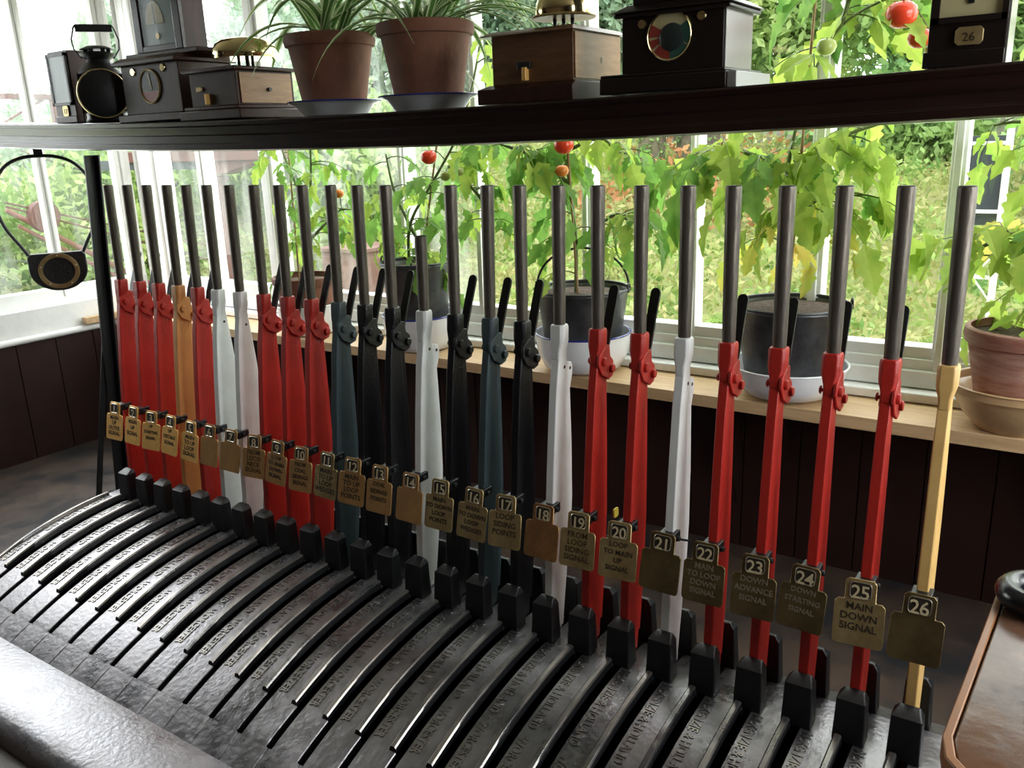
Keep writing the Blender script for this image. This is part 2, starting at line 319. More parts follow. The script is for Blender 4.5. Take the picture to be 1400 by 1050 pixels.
# left window run
GX = -1.50
wl = struct(empty('window_2', (0, 0, 0)))
fr = MB()
for y, wd in ((-1.18, .08), (-.95, .05), (-.12, .05), (.69, .05), (1.20, .10)):
    fr.box(GX-.035, GX+.035, y-wd/2, y+wd/2, .88, 2.72); fr.box(GX-.045, GX+.05, y-wd/5, y+wd/5, .90, 2.72)
fr.box(GX-.04, GX+.04, -1.22, 1.25, .86, .955); fr.box(GX-.03, GX+.03, -1.22, 1.25, 2.66, 2.72)
fr.build('window_frame', WPAINT, wl, bev=.004)
ys = [-1.2, -.95, -.12, .69, 1.20]
for a, b in zip(ys[:-1], ys[1:]): MB().box(GX-.002, GX+.002, a+.02, b-.02, .95, 2.67).build('window_pane', PANED, wl)
sl = MB().prism([(GX+.04, .84), (XL-.02, .868), (XL-.02, .74), (GX+.04, .74)], 'y', -1.22, 1.24)   # x,z profile
sl.build('window_sill', WPAINT, wl, bev=.004)
MB().box(XL-.05, XL-.012, -1.22, 1.22, .725, .872).build('apron_board', WPAINT, wl, bev=.003)
MB().tube([(XL+.004, -2.8, .708), (XL+.004, 1.24, .708)], .021, 10).build('nosing', WPAINT, wl, smooth=True)
# right and back windows (mullions only, they light the room)
wr = struct(empty('window_3', (0, 0, 0))); fr = MB()
for y in (-.9, .05, 1.0): fr.box(XR, XR+.05, y-.03, y+.03, 1.0, 2.8)
fr.build('window_frame', WPAINT, wr)
MB().box(XR+.06, XR+.063, -.9, 1.0, 1.0, 2.8).build('window_pane', PANE, wr)

# raw pine plant shelf along the window wall
ps = empty('plant_shelf', (1.8, 1.05, .715)); tag(ps, 'long raw pine shelf board fixed along the wall under the front windows', 'shelf')
ps_ = MB(); ps_.M = Matrix.Translation((-1.8, -1.05, -.715)); ps_.box(XL+.002, XR-.01, .92, 1.235, .715, .762); ps_.build('shelf_board', PINE, ps, bev=.002)
for bx in (.25, 1.42, 2.55, 3.75):
    b = MB(); b.M = Matrix.Translation((-1.8, -1.05, -.715)); b.prism([(1.235, .712), (1.0, .712), (1.235, .20)], 'x', bx, bx+.03); b.build('shelf_bracket', MAROON, ps)
b = MB(); b.M = Matrix.Translation((-1.8, -1.05, -.715)); b.box(XL+.004, XL+.05, .70, .915, .735, .775); b.build('end_batten', PINE, ps, bev=.002)

# ================================================================== lever frame
YC, RA, ZA = -.02, 1.72, .195
def az(y): return ZA - RA + math.sqrt(RA*RA - (y-YC)**2)
frame = empty('quadrant_deck', (1.8, -.3, 0)); tag(frame, 'cast iron lever frame deck of ribbed curved quadrant plates with slots', 'lever frame')
FM = Matrix.Translation((-1.8, .3, 0))
NY = 34
ysq = [.10 - (.10+.744)*i/NY for i in range(NY+1)]
def quadrant(c):
    xl = c*P+.0225 if c else 0.002; xr = (c+1)*P-.0015 if c < 26 else (c+1)*P+.004
    xl2, xr2 = (c*P+.0110 if c else .002), ((c+1)*P+.0100 if c < 26 else xr)
    mb = MB(); mb.M = FM
    rows = [(y, xl, xr) for y in ysq] + [(-.7445, xl2, xr2)] + [(y, xl2, xr2) for y in (-.78, -.82, -.86)]
    vs = []; fs = []
    for y, a, b in rows:
        z = az(y); vs += [(a, y, z), (b, y, z), (b, y, z-.05), (a, y, z-.05)]
    n = len(rows)
    for i in range(n-1):
        q = i*4; p = q+4
        for k in range(4): fs.append((q+k, q+(k+1) % 4, p+(k+1) % 4, p+k))
    fs += [(0,1,2,3), ((n-1)*4+3, (n-1)*4+2, (n-1)*4+1, (n-1)*4)]
    mb.add(vs, fs); o = mb.build('quadrant_plate', CAST, frame, bev=.0025, seg=1)
    # guide rail on the right hand side of the plate
    ry = [-.074 - (.614-.074)*i/28 for i in range(29)]
    vs = []; fs = []; H = .027; x0, x1 = xr-.022, xr
    for y in ry:
        z = az(y)-.001; h = H if y > -.45 else H - .008*(-.45-y)/.164
        vs += [(x0-.004, y, z), (x0+.002, y, z+h-.004), (x0+.006, y, z+h), (x1-.004, y, z+h), (x1, y, z+h-.005), (x1, y, z-.03)]
    for i in range(28):
        q = i*6; p = q+6
        for k in range(6): fs.append((q+k, q+(k+1) % 6, p+(k+1) % 6, p+k))
    fs += [tuple(range(6)), tuple(range(28*6, 29*6))[::-1]]
    mb = MB(); mb.M = FM; mb.add(vs, fs); g = mb.build('guide_rail', CASTR, o, smooth=True); g.data.materials.append(BLKM)
    for pf in g.data.polygons:
        if pf.normal.x > .8 or abs(pf.normal.y) > .7: pf.material_index = 1
    o.data.materials.append(BLKM)
    for pf in o.data.polygons:
        if abs(pf.normal.x) > .8: pf.material_index = 1
    if c == 0:
        v2 = [(v[0]*1, v[1], v[2]) for v in vs]
        mb = MB(); mb.M = FM; mb.add([(v[0]-(xr-.024)+.004, v[1], v[2]-.012) for v in vs], fs); mb.build('guide_rail', CASTR, o, smooth=True)
    return o
quads = [quadrant(c) for c in range(27)]
# raised maker's lettering, bent round the curve
def bent(txt, ya, yb):
    lt = text_mesh(txt, .041, align='LEFT', ext=.0014, bold=.0006, spacing=1.02).copy()
    xs = [v.co.x for v in lt.vertices]; W = max(xs) - min(xs); mnx = min(xs)
    for v in lt.vertices:
        y = ya + (yb-ya)*(v.co.x-mnx)/W; h = v.co.y + .0145; zz = v.co.z
        n = Vector((0, (y-YC)/RA, math.sqrt(1-((y-YC)/RA)**2))); v.co = Vector((h, y, az(y))) + n*(zz+.0014)
    lt.materials.clear(); lt.materials.append(CASTR); return lt
for lt in (bent('McKENZIE & HOLLAND', -.078, -.398), bent('WORCESTER', -.432, -.596)):
    for c in range(27):
        o = bpy.data.objects.new('cast_lettering', lt); col.objects.link(o); o.parent = quads[c]; o.location = (c*P+.052-1.8, .3, 0)
d = MB(); d.M = FM; d.box(-.02, 3.60, .102, .158, .165, .1815); d.build('deck_plate', DECK, frame, bev=.002)
d = MB(); d.M = FM; d.box(0, 3.58, .12, .155, 0.0, .165); d.build('rear_girder', BLKM, frame)
for xx in (-.02, 3.582):
    d = MB(); d.M = FM; poly = [(y, az(y)-.012) for y in [.10, 0, -.15, -.3, -.45, -.6, -.7, -.77]] + [(-.77, 0.001), (.10, 0.001)]
    d.prism(poly, 'x', xx, xx+.018); d.build('end_plate', BLKM, frame)
# treadboard in front of the quadrants
tb = MB(); prof = [(-.822, -.004), (-.828, .018), (-.842, .030), (-.90, .034), (-1.03, .032), (-1.075, .022), (-1.095, .008), (-1.10, .001), (-.822, .001)]
prof = [(-.862, .001), (-.862, .042), (-.872, .056), (-.92, .067), (-1.05, .074), (-1.10, .070), (-1.13, .058), (-1.145, .036), (-1.147, .001)]
tb.prism([(y+.96, z) for y, z in prof], 'x', -2.2, 2.12)
o = tb.build('tread_board', FOOT, smooth=True); o.location = (1.5, -.96, 0)
tag(o, 'worn grey rounded tread board on the floor in front of the quadrant plates', 'tread board')

# ------------------------------------------------------------------ levers
COLS = {k: RED for k in (1,2,3,5,8,9,10,19,20,22,23,24,25)}
COLS.update({4: ORANGE, 26: YEL, 6: WHT, 7: WHT, 14: WHT, 18: WHT, 21: WHT, 11: BLU, 16: BLU, 12: BLK, 13: BLK, 15: BLK, 17: BLK})
CN = {RED.name: 'red', ORANGE.name: 'mustard', YEL.name: 'cream yellow', WHT.name: 'white', BLU.name: 'slate blue', BLK.name: 'black'}
TXTS = {1: 'MAIN\nUP\nOUTER\nSIGNAL', 2: 'MAIN\nUP\nSIGNAL', 3: 'UP\nSTARTING\nSIGNAL', 4: 'UP\nDISTANT\nSIGNAL', 5: 'MAIN\nTO UP\nLOOP\nSIGNAL', 8: 'FROM\nLOCO\nNECK\nSIGNAL',
        9: 'LOOP\nTO MAIN\nDOWN\nSIGNAL', 10: 'FROM\nCOAL\nSIDINGS\nSIGNAL', 11: 'MAIN\nTO UP\nLOOP\nWEDGES', 12: 'MAIN\nTO UP\nLOOP\nPOINTS', 13: 'COAL\nSIDINGS\nPOINTS',
        15: 'MAIN\nTO DOWN\nLOOP\nPOINTS', 16: 'MAIN\nTO DOWN\nLOOP\nWEDGES', 17: 'LOOP\nSIDING\nPOINTS', 19: 'FROM\nLOOP\nSIDING\nSIGNAL', 20: 'LOOP\nTO MAIN\nUP\nSIGNAL',
        22: 'MAIN\nTO LOOP\nDOWN\nSIGNAL', 23: 'DOWN\nADVANCE\nSIGNAL', 24: 'DOWN\nSTARTING\nSIGNAL', 25: 'MAIN\nDOWN\nSIGNAL'}
TOPX = [-.0106, -.0033, .0034, .0086, -.0005, -.0059, -.0028, .0067, .0093, -.0013, .0081, .0003, -.0049, .006, .0037, .0148, -.003, -.0013, -.0056, -.0021, .0008, -.0105, -.0051, -.0002, .0045, -.0048]
BASX = [-.0084, -.0003, .0029, .0048, .0024, .0045, .0019, .0045, -.0067, -.0036, .005, .0041, -.0007, .0029, -.0011, .0031, -.0022, -.0036, -.0025, .0003, .0009, -.0018, -.0005, .0033, .0035, .0019]
T = .0135
def bladepoly(catch):
    front = [(-.013, .199), (-.020, .32), (-.008, .50), (.004, .65), (.022, .82), (.044, 1.0), (.066, 1.11)]
    if catch: rear = [(.108, 1.11), (.104, 1.0), (.104, .8), (.100, .62), (.080, .42), (.055, .25), (.048, .199)]
    else: rear = [(.106, 1.11), (.113, 1.02), (.122, .90), (.124, .78), (.112, .62), (.086, .42), (.055, .25), (.048, .199)]
    return front + rear
def blade_mb(catch):
    mb = MB(); mb.prism(bladepoly(catch), 'x', -T, T); mb.box(-.009, .009, -.008, .045, .10, .24)
    # swelling up to the round collar
    return mb
def loft(mb, rings):
    n = len(rings[0]); vs = [p for r_ in rings for p in r_]
    fs = [(i*n+k, i*n+(k+1) % n, (i+1)*n+(k+1) % n, (i+1)*n+k) for i in range(len(rings)-1) for k in range(n)]
    fs += [tuple(range(n))[::-1], tuple(range((len(rings)-1)*n, len(rings)*n))]
    mb.add(vs, fs)
def oct_ring(z, yc, hx, hy, ch):
    return [(-hx+ch, yc-hy, z), (hx-ch, yc-hy, z), (hx, yc-hy+ch, z), (hx, yc+hy-ch, z), (hx-ch, yc+hy, z), (-hx+ch, yc+hy, z), (-hx, yc+hy-ch, z), (-hx, yc-hy+ch, z)]
cache = {}
def part(key, fn, name, m, parent, **kw):
    """first use builds the mesh, later ones share the shape but keep their own paint"""
    k2 = (key, m.name)
    if k2 not in cache:
        o = fn().build(name, m, parent, **kw); cache[k2] = o; return o
    o = cache[k2].copy(); o.name = name; o.parent = parent; col.objects.link(o); return o
def bracket_mb(sd):
    mb = MB(); poly = [(.060, 1.115), (.055, 1.085), (.075, 1.052), (.115, 1.030), (.142, 1.036), (.152, 1.058), (.146, 1.085), (.128, 1.100), (.124, 1.135), (.106, 1.140), (.085, 1.128)]
    mb.prism(poly, 'x', *((T, T+.0085) if sd > 0 else (-T-.0085, -T))); return mb
def bolt_mb(y, z):
    h = T+.0085; return MB().lathe([(0, -h-.004), (.009, -h-.004), (.0115, -h-.001), (.0115, -h), (.005, -h), (.005, h), (.0135, h), (.0135, h+.006), (.0115, h+.009), (0, h+.010)], 12, (0, y, z), 'x', cap=False)
def handle_mb(zt=1.598):
    mb = MB(); z0 = 1.186
    prof = [(.0165, z0-.02), (.0175, z0+.005), (.0185, z0+.05), (.0200, z0+.25), (.0212, zt-.01), (.0205, zt-.002), (.018, zt), (0, zt)]
    y0, y1 = .092, .104
    mb.lathe(prof, 24, (0, 0, 0), cap=False)
    mb.v = [(x, y + y0 + (y1-y0)*(z-z0)/(1.598-z0), z) for x, y, z in mb.v]; return mb
def collar_mb():
    mb = MB(); c = .090
    loft(mb, [oct_ring(1.085, .084, T, .024, .003), oct_ring(1.110, .085, T+.001, .024, .004), oct_ring(1.138, .088, .0225, .0235, .007), oct_ring(1.182, .091, .0235, .0235, .0085), oct_ring(1.190, .091, .0215, .0215, .008), oct_ring(1.191, .091, .010, .010, .004)])
    return mb
def catch_mb():
    """flat grip strap: wide across the lever, thin front to back, round-ended"""
    ctl = [(.120, 1.070), (.130, 1.11), (.146, 1.16), (.168, 1.215), (.188, 1.262), (.204, 1.300)]
    path = [Vector((0, y, z)) for y, z in ctl]; L = []
    for i in range(5):
        for t in (0, .5): L.append(path[i].lerp(path[i+1], t))
    tipdir = (path[5]-path[4]).normalized(); L.append(path[5] - tipdir*.0145)
    for a in (25, 50, 70, 84): L.append(path[5] - tipdir*.0145 + tipdir*.0145*math.sin(math.radians(a)))
    m = len(L); rings = []
    for i, p in enumerate(L):
        d_ = (L[min(i+1, m-1)] - L[max(i-1, 0)]).normalized(); n_ = Vector((0, -d_.z, d_.y))
        w_ = .0085 + (.0148-.0085)*min(1, i/4)
        if i > 10: w_ = .0148*math.cos(math.radians((25, 50, 70, 84)[i-11]))
        h_ = .0042 if i < m-1 else .003
        rings.append([tuple(p + n_*h_ + Vector((-w_, 0, 0))), tuple(p + n_*h_ + Vector((w_, 0, 0))), tuple(p - n_*h_ + Vector((w_, 0, 0))), tuple(p - n_*h_ + Vector((-w_, 0, 0)))])
    mb = MB(); loft(mb, rings); return mb
def rod_mb():
    mb = MB(); mb.prism([(.110, 1.06), (.1065, 1.0), (.1065, .8), (.1025, .62), (.083, .42), (.058, .25), (.075, .25), (.100, .42), (.119, .62), (.124, .8), (.126, 1.0), (.128, 1.06)], 'x', -.0085, .0085); return mb
def spare_mb():
    mb = MB(); mb.prism([(.112, 1.045), (.1085, .96), (.108, .8), (.1135, .62), (.090, .42), (.108, .42), (.130, .62), (.134, .8), (.131, .98), (.146, 1.02), (.150, 1.045), (.144, 1.062), (.128, 1.066)], 'x', -.0085, .0085); return mb
def shoe_mb():
    mb = MB(); mb.frust((-.040, .040, -.068, -.014), (-.036, .036, -.060, -.016), .1955, .316); mb.frust((-.036, .036, -.060, -.016), (-.024, .026, -.030, -.018), .316, .332); return mb
def shoe2_mb():
    mb = MB(); mb.frust((-.036, .036, .103, .150), (-.032, .032, .104, .140), .182, .318); mb.frust((-.032, .032, .104, .140), (-.020, .020, .106, .120), .318, .336); return mb
def rr(w_, h_, rad, cx=0, cz=0, n=4):
    pts = []
    for sx, sz, a0 in ((1, 1, 0), (-1, 1, 90), (-1, -1, 180), (1, -1, 270)):
        for i in range(n+1):
            a = math.radians(a0 + 90*i/n); pts.append((cx + sx*(w_/2-rad) + rad*math.cos(a), cz + sz*(h_/2-rad) + rad*math.sin(a)))
    return pts
def plate_mb():
    poly = [(-.037, 0), (-.037, .046), (-.029, .054), (.029, .054), (.037, .046), (.037, 0), (.040, -.001), (.052, -.001), (.060, -.009), (.060, -.105), (.058, -.113), (.052, -.117), (-.052, -.117), (-.058, -.113), (-.060, -.105), (-.060, -.009), (-.052, -.001), (-.040, -.001)]
    return MB().prism(poly, 'y', -.0022, .0022)
for k in range(1, 27):
    m = COLS[k]; cn = CN[m.name]; catch = k not in (6, 7, 14, 18, 21, 26)
    xb = k*P + .0105 + BASX[k-1]*.15; xt = k*P + TOPX[k-1]*.8 + .002
    lab = '%s %s lever, brass plate stamped %d' % (cn, {RED.name: 'signal', ORANGE.name: 'distant signal', BLK.name: 'points', BLU.name: 'wedge lock', WHT.name: 'spare', YEL.name: 'spare'}[m.name], k)
    if k in TXTS: lab += ' ' + TXTS[k].replace('\n', ' ')
    elif k == 14: lab = 'white spare lever with short cut-down handle, blank plate 14'
    else: lab += ' and otherwise blank'
    ws = lab.split(); lab = ' '.join(ws[:16])
    L = empty('signal_lever', (xb, 0, .195)); L.rotation_euler = (0, math.atan2(xt-xb, 1.40), 0)
    tag(L, lab, 'lever', 'signalling levers in the frame')
    root = empty('tmp', (0, 0, 0)); bpy.data.objects.remove(root)
    off = Matrix.Translation((0, 0, -.195))
    made = []
    made.append(part(('blade', catch), lambda: blade_mb(catch), 'blade', m, L, bev=.003))
    made.append(part('collar', collar_mb, 'collar', m, L, bev=.002))
    if k == 14:
        o = handle_mb(1.395).build('handle', STEEL, L, smooth=True); made.append(o)
    else: made.append(part('handle', handle_mb, 'handle', STEEL, L, smooth=True))
    if catch:
        br = part('bracket', lambda: bracket_mb(1), 'catch_bracket', m, L, bev=.0025); made.append(br)
        for q in ((.083, 1.092), (.131, 1.062)): part(('bolt', q), lambda: bolt_mb(*q), 'bolt', m, br, smooth=True)
        made.append(part('catch', catch_mb, 'catch_handle', BLKM, L, bev=.0012)); made.append(part('rod', rod_mb, 'catch_rod', m, L, bev=.0015))
    elif k != 26 and k != 6 and k != 7:
        o = part('spare', spare_mb, 'catch_rod', m, L, bev=.0015); made.append(o)
        hz = MB().lathe([(0, -.0092), (.0055, -.0092), (.0055, .0092), (0, .0092)], 10, (0, .134, 1.045), 'x', cap=False); h_ = hz.build('pin_hole', ENAM, o)
    if not catch and k != 26:
        hz = MB().lathe([(0, -T-.0005), (.0055, -T-.0005), (.0055, T+.0005), (0, T+.0005)], 10, (0, .092, 1.058), 'x', cap=False); hb = hz.build('pin_hole', ENAM, made[0])
    made.append(part('shoe', shoe_mb, 'lever_shoe', BLKM, L, bev=.003)); made.append(part('shoe2', shoe2_mb, 'lever_shoe', BLKM, L, bev=.003))
    for o in made: o.location = (0, 0, -.195)
    # plate clamp and number plate
    cl = part('clamp', lambda: MB().box(-.024, .024, -.024, .030, .612, .640).box(-.006, .006, -.034, -.020, .618, .634).lathe([(0, 0), (.008, 0), (.008, .014), (0, .014)], 8, (.022, .0, .626), 'x', cap=False), 'plate_clamp', BLKM, L, bev=.002); cl.location = (0, 0, -.195)
    if k == 21:
        o = MB().tube([(.03, .0, .430), (.060, .012, .426)], .0035, 8).build('clamp_bolt', BLKM, L)
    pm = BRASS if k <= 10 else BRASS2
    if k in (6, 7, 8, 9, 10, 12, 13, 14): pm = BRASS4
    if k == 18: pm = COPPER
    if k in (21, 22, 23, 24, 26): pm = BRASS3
    rnd = random.Random(k*3)
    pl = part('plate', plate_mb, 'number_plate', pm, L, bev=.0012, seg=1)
    pl.location = (.0 + rnd.uniform(-.004, .004), -.043, .4045 + rnd.uniform(-.003, .003)); pl.rotation_euler = (math.radians(-12), math.radians(rnd.uniform(-1.5, 1.5)), math.radians(rnd.uniform(-5, 5)))
    nf = part('numfield', lambda: MB().prism(rr(.050, .040, .009, 0, .026), 'y', -.0030, -.0018), 'number_field', ENAM, pl)
    ring = [(x, -.0034, z) for x, z in rr(.050, .040, .009, 0, .026)]
    part('numrim', lambda: MB().tube(ring, .0015, 6, close=True), 'number_frame', RIM, pl, smooth=True)
    MT = Matrix.Rotation(PI/2, 4, 'X')
    M2 = Matrix.Translation((0, -.0040, .0435)) @ MT; DIG = mat('raised_digit_brass', (0.78, 0.66, 0.42), 0.35, 0.35)
    text_obj('number', str(k), .048, DIG, pl, M2, ext=.0008, bold=.0004, spacing=.92)
    if k in TXTS:
        nl = TXTS[k].count('\n') + 1; mx = max(len(s) for s in TXTS[k].split('\n'))
        sz = min(.030, .155/mx) if mx > 6 else .026
        text_obj('lettering', TXTS[k], sz, ENAM if k in (1, 2, 3, 4, 5, 9, 11, 12, 15, 16, 17, 20, 25) else (mat('worn_pale_letter', (0.30, 0.26, 0.18), 0.5, 0.4) if k in (22, 23, 24) else mat('worn_letter', (0.07, 0.045, 0.022), 0.5, 0.3)), pl, Matrix.Translation((0, -.0026, -.004)) @ MT, ext=.0004, bold=.00025, line=.024/sz*.98 if nl == 4 else .026/sz)
    if k == 19:
        o = MB().prism(rr(.030, .030, .008, 0, 0), 'x', -.003, .003).build('yellow_tag', YTAG, L, bev=.001); o.location = (.022, .15, .39)
        o['label'] = 'small yellow tag'

# iron stand holding the left end of the shelf
st = empty('shelf_stand', (-.45, .25, 0)); tag(st, 'black iron angle post with diagonal strut standing left of lever 1', 'stand')
s = MB(); s.M = Matrix.Translation((.45, -.25, 0))
def bar(mb, p, q, wx, wy):
    vs = []
    for c in (p, q): vs += [(c[0]-wx/2, c[1]-wy/2, c[2]), (c[0]+wx/2, c[1]-wy/2, c[2]), (c[0]+wx/2, c[1]+wy/2, c[2]), (c[0]-wx/2, c[1]+wy/2, c[2])]
    mb.add(vs, [(0,3,2,1),(4,5,6,7),(0,1,5,4),(1,2,6,5),(2,3,7,6),(3,0,4,7)])
bar(s, (-.45, .255, .0), (-.45, .385, 1.722), .012, .055); bar(s, (-.43, .28, .0), (-.43, .41, 1.722), .045, .010); s.build('post', BLKM, st, bev=.002)
s = MB(); s.M = Matrix.Translation((.45, -.25, 0)); bar(s, (-.46, .135, .0), (-.46, .352, 1.0), .010, .030); s.build('strut', BLKM, st, bev=.002)
s = MB(); s.M = Matrix.Translation((.45, -.25, 0)); s.box(-.47, -.37, .20, .31, 0, .008); s.box(-.48, -.44, .09, .17, 0, .008); s.build('foot', BLKM, st, bev=.002)

# ================================================================== instrument shelf with a slight sag
def zb(x): return 1.716 + .0085*(x-1.8)**2
def zt(x): return zb(x) + .112
SX0, SX1 = -1.1, 4.75
prof = [(.128, 0), (.47, 0), (.47, .112), (.100, .112), (.096, .106), (.100, .094), (.108, .090), (.112, .062), (.118, .056), (.118, .030), (.112, .026), (.112, .006)]
isf = empty('instrument_shelf', (1.8, .3, 1.716)); tag(isf, 'long dark varnished instrument shelf hung above the levers, sagging in the middle', 'shelf')
vs = []; fs = []; n = len(prof); NS = 40
for i in range(NS+1):
    x = SX0 + (SX1-SX0)*i/NS
    for y, z in prof: vs.append((x-1.8, y-.3, zb(x)-1.716+z))
for i in range(NS):
    for k2 in range(n): fs.append((i*n+k2, i*n+(k2+1) % n, (i+1)*n+(k2+1) % n, (i+1)*n+k2))
fs += [tuple(range(n))[::-1], tuple(range(NS*n, (NS+1)*n))]
MB().add(vs, fs).build('shelf_plank', MAHOG, isf, bev=.0015)
s = MB(); s.M = Matrix.Translation((-1.8, -.3, -1.716)); s.box(4.58, 4.64, .38, .44, 0.0, zb(4.6)+.002); s.build('end_post', BLKM, isf)
def case(name, x0, x1, y0, y1, label, cat, ztop=None):
    xm = (x0+x1)/2; z = max(zt(x0), zt(x1))+.0004
    e_ = empty(name, (xm, y0, z)); tag(e_, label, cat); e_['_m'] = 0; del e_['_m']
    return e_, Matrix.Translation((-xm, -y0, -z)), z
def mbm(M): b = MB(); b.M = M; return b

# far left slim instrument
e_, M, z = case('block_indicator', -.275, -.115, .15, .25, 'slim dark wooden instrument case with tall glass front, left of the hand lamp', 'signal instrument')
mbm(M).box(-.275, -.115, .16, .27, z, 2.168).box(-.280, -.110, .155, .275, z, z+.03).build('case', MAHOG2, e_, bev=.003)
mbm(M).box(-.262, -.128, .152, .162, z+.085, 2.150).build('dial_panel', GREEN, e_)
mbm(M).box(-.270, -.258, .147, .162, z+.075, 2.158).box(-.132, -.120, .147, .162, z+.075, 2.158).box(-.270, -.12, .147, .162, 2.145, 2.158).box(-.27, -.12, .147, .162, z+.075, z+.087).build('glazing_frame', EBON, e_)
mbm(M).box(-.26, -.13, .148, .150, z+.087, 2.146).build('glass', DGLASS, e_)
pl = mbm(M @ Matrix.Translation((-.19, .154, z+.052))).prism(rr(.042, .046, .009), 'y', 0, .004).build('number_badge', mat('badge_brass', (0.62, 0.50, 0.22), .4, .5), e_)
text_obj('number', '17', .030, ENAM, pl, M @ Matrix.Translation((-.19, .1535, z+.064)) @ Matrix.Rotation(PI/2, 4, 'X'), ext=.0005)

# signal hand lamp, turned towards the camera
HL = empty('hand_lamp', (.050, .20, zt(-.06)+.0004), (0, 0, math.radians(57))); tag(HL, 'black railway hand lamp with brass-rimmed round lens and carrying handle', 'lamp')
b = MB().lathe([(.082, 0), (.086, .01), (.080, .02), (.080, .04), (.090, .045), (.090, .19), (.094, .198), (.088, .205), (.060, .235), (.048, .25), (.046, .262)], 28)
b.build('body', BLKM, HL, smooth=True)
MB().lathe([(.046, .258), (.070, .272), (.074, .282), (.056, .286), (.046, .290)], 28).build('vent_skirt', BLKM, HL, smooth=True)
for a in range(6):
    x, y = .045*math.cos(a*PI/3), .045*math.sin(a*PI/3); MB().box(x-.008, x+.008, y-.004, y+.004, .284, .305).build('vent_post', BLKM, HL)
MB().lathe([(.0, .316), (.04, .313), (.066, .302), (.070, .299), (0, .300)], 28).build('cap', BLKM, HL, smooth=True)
MB().lathe([(.086, -.088), (.098, -.098), (.100, -.106), (.094, -.110)], 36, (0, 0, .115), 'y').build('lens_hood', BLKM, HL, smooth=True)
MB().tube([(.098*math.cos(a), -.108, .115+.098*math.sin(a)) for a in [2*PI*i/40 for i in range(40)]], .0035, 8, close=True).build('lens_rim', BRIGHT, HL, smooth=True)
MB().lathe([(0, -.1085), (.093, -.1085), (.093, -.106), (0, -.106)], 36, (0, 0, .115), 'y').build('lens', BAKE, HL, smooth=True)
for sx in (-1, 1): MB().box(sx*.088-.004, sx*.088+.004, -.06, -.03, .0, .20).build('side_bracket', BLKM, HL)
hp = [(-.062, 0, .262), (-.088, 0, .30), (-.092, 0, .34), (-.078, 0, .385), (-.070, 0, .398), (.070, 0, .398), (.078, 0, .385), (.092, 0, .34), (.088, 0, .30), (.062, 0, .262)]
mb = MB()
for p, q in zip(hp[:-1], hp[1:]):
    vs = []
    for c in (p, q): vs += [(c[0]-.003, -.009, c[2]), (c[0]+.003, -.009, c[2]), (c[0]+.003, .009, c[2]), (c[0]-.003, .009, c[2])]
    if abs(p[2]-q[2]) > 1e-4: mb.add(vs, [(0,3,2,1),(4,5,6,7),(0,1,5,4),(1,2,6,5),(2,3,7,6),(3,0,4,7)])
mb.box(-.072, .072, -.011, .011, .370, .400); mb.build('handle', BLKM, HL, bev=.002)

# repeater with round window under the tall block instrument
e_, M, z = case('block_instrument', .245, .645, .15, .43, 'tall mahogany block instrument with green needle dial over a round-windowed base', 'signal instrument')
mbm(M).box(.235, .656, .135, .43, z, z+.03).box(.262, .640, .16, .42, z+.03, 2.070).build('lower_case', MAHOG2, e_, bev=.003)
cm = mbm(M); cm.box(.235, .656, .135, .435, 2.070, 2.083); cm.frust((.235, .656, .135, .435), (.262, .640, .16, .42), 2.083, 2.100); cm.box(.250, .720, .20, .44, 2.100, 2.118); cm.build('cornice', MAHOG2, e_, bev=.003)
for (cx, cz) in ((.345, 2.045), (.545, 2.050)): mbm(M).lathe([(0, -.003), (.014, -.003), (.016, 0), (.016, .004)], 18, (cx, .158, cz), 'y').build('brass_stud', BRIGHT, e_, smooth=True)
dl = mbm(M).lathe([(0, -.0015), (.062, -.0015), (.062, .002)], 36, (.45, .159, 1.985), 'y').build('round_dial', BAKE, e_)
mbm(M).tube([(.45+.064*math.cos(a), .156, 1.985+.064*math.sin(a)) for a in [2*PI*i/36 for i in range(36)]], .004, 6, close=True).build('dial_rim', BRASS2, e_, smooth=True)
mbm(M).prism([(.45+.060*math.cos(a), 1.985+.060*math.sin(a)) for a in [PI+.35+(PI-.7)*i/14 for i in range(15)]], 'y', .1560, .1572).build('red_segment', REDD, dl)
mbm(M).prism([(.442, 2.035), (.452, 2.035), (.462, 1.975), (.456, 1.968)], 'y', .1552, .1562).build('needle', CREAM, dl)
up = mbm(M); up.box(.275, .565, .262, .375, 2.118, 2.62); up.build('upper_case', MAHOG2, e_, bev=.003)
up = mbm(M); up.box(.265, .310, .245, .264, 2.125, 2.62); up.box(.530, .575, .245, .264, 2.125, 2.62); up.box(.31, .53, .245, .264, 2.125, 2.150); up.build('door_frame', MAHOG, e_, bev=.003)
dp = mbm(M).box(.310, .530, .256, .262, 2.150, 2.62).build('dial_plate', GREEN, e_)
mbm(M).prism([(.40+.058*math.cos(a), 2.232+.085*math.sin(a)) for a in [PI*i/16 for i in range(17)]], 'y', .2535, .256).build('cream_fan', CREAM, dp)
mbm(M).prism([(.396, 2.232), (.404, 2.232), (.4005, 2.312)], 'y', .251, .2535).build('needle', BAKE, dp)
mbm(M).box(.352, .448, .2535, .256, 2.328, 2.350).build('name_strip', CREAM, dp)
mbm(M).lathe([(0, 0), (.012, 0), (.012, .004), (0, .004)], 16, (.41, .252, 2.185), 'y').build('brass_stud', BRASS2, dp)
mbm(M).box(.31, .53, .249, .2505, 2.15, 2.62).build('glass', DGLASS, e_)

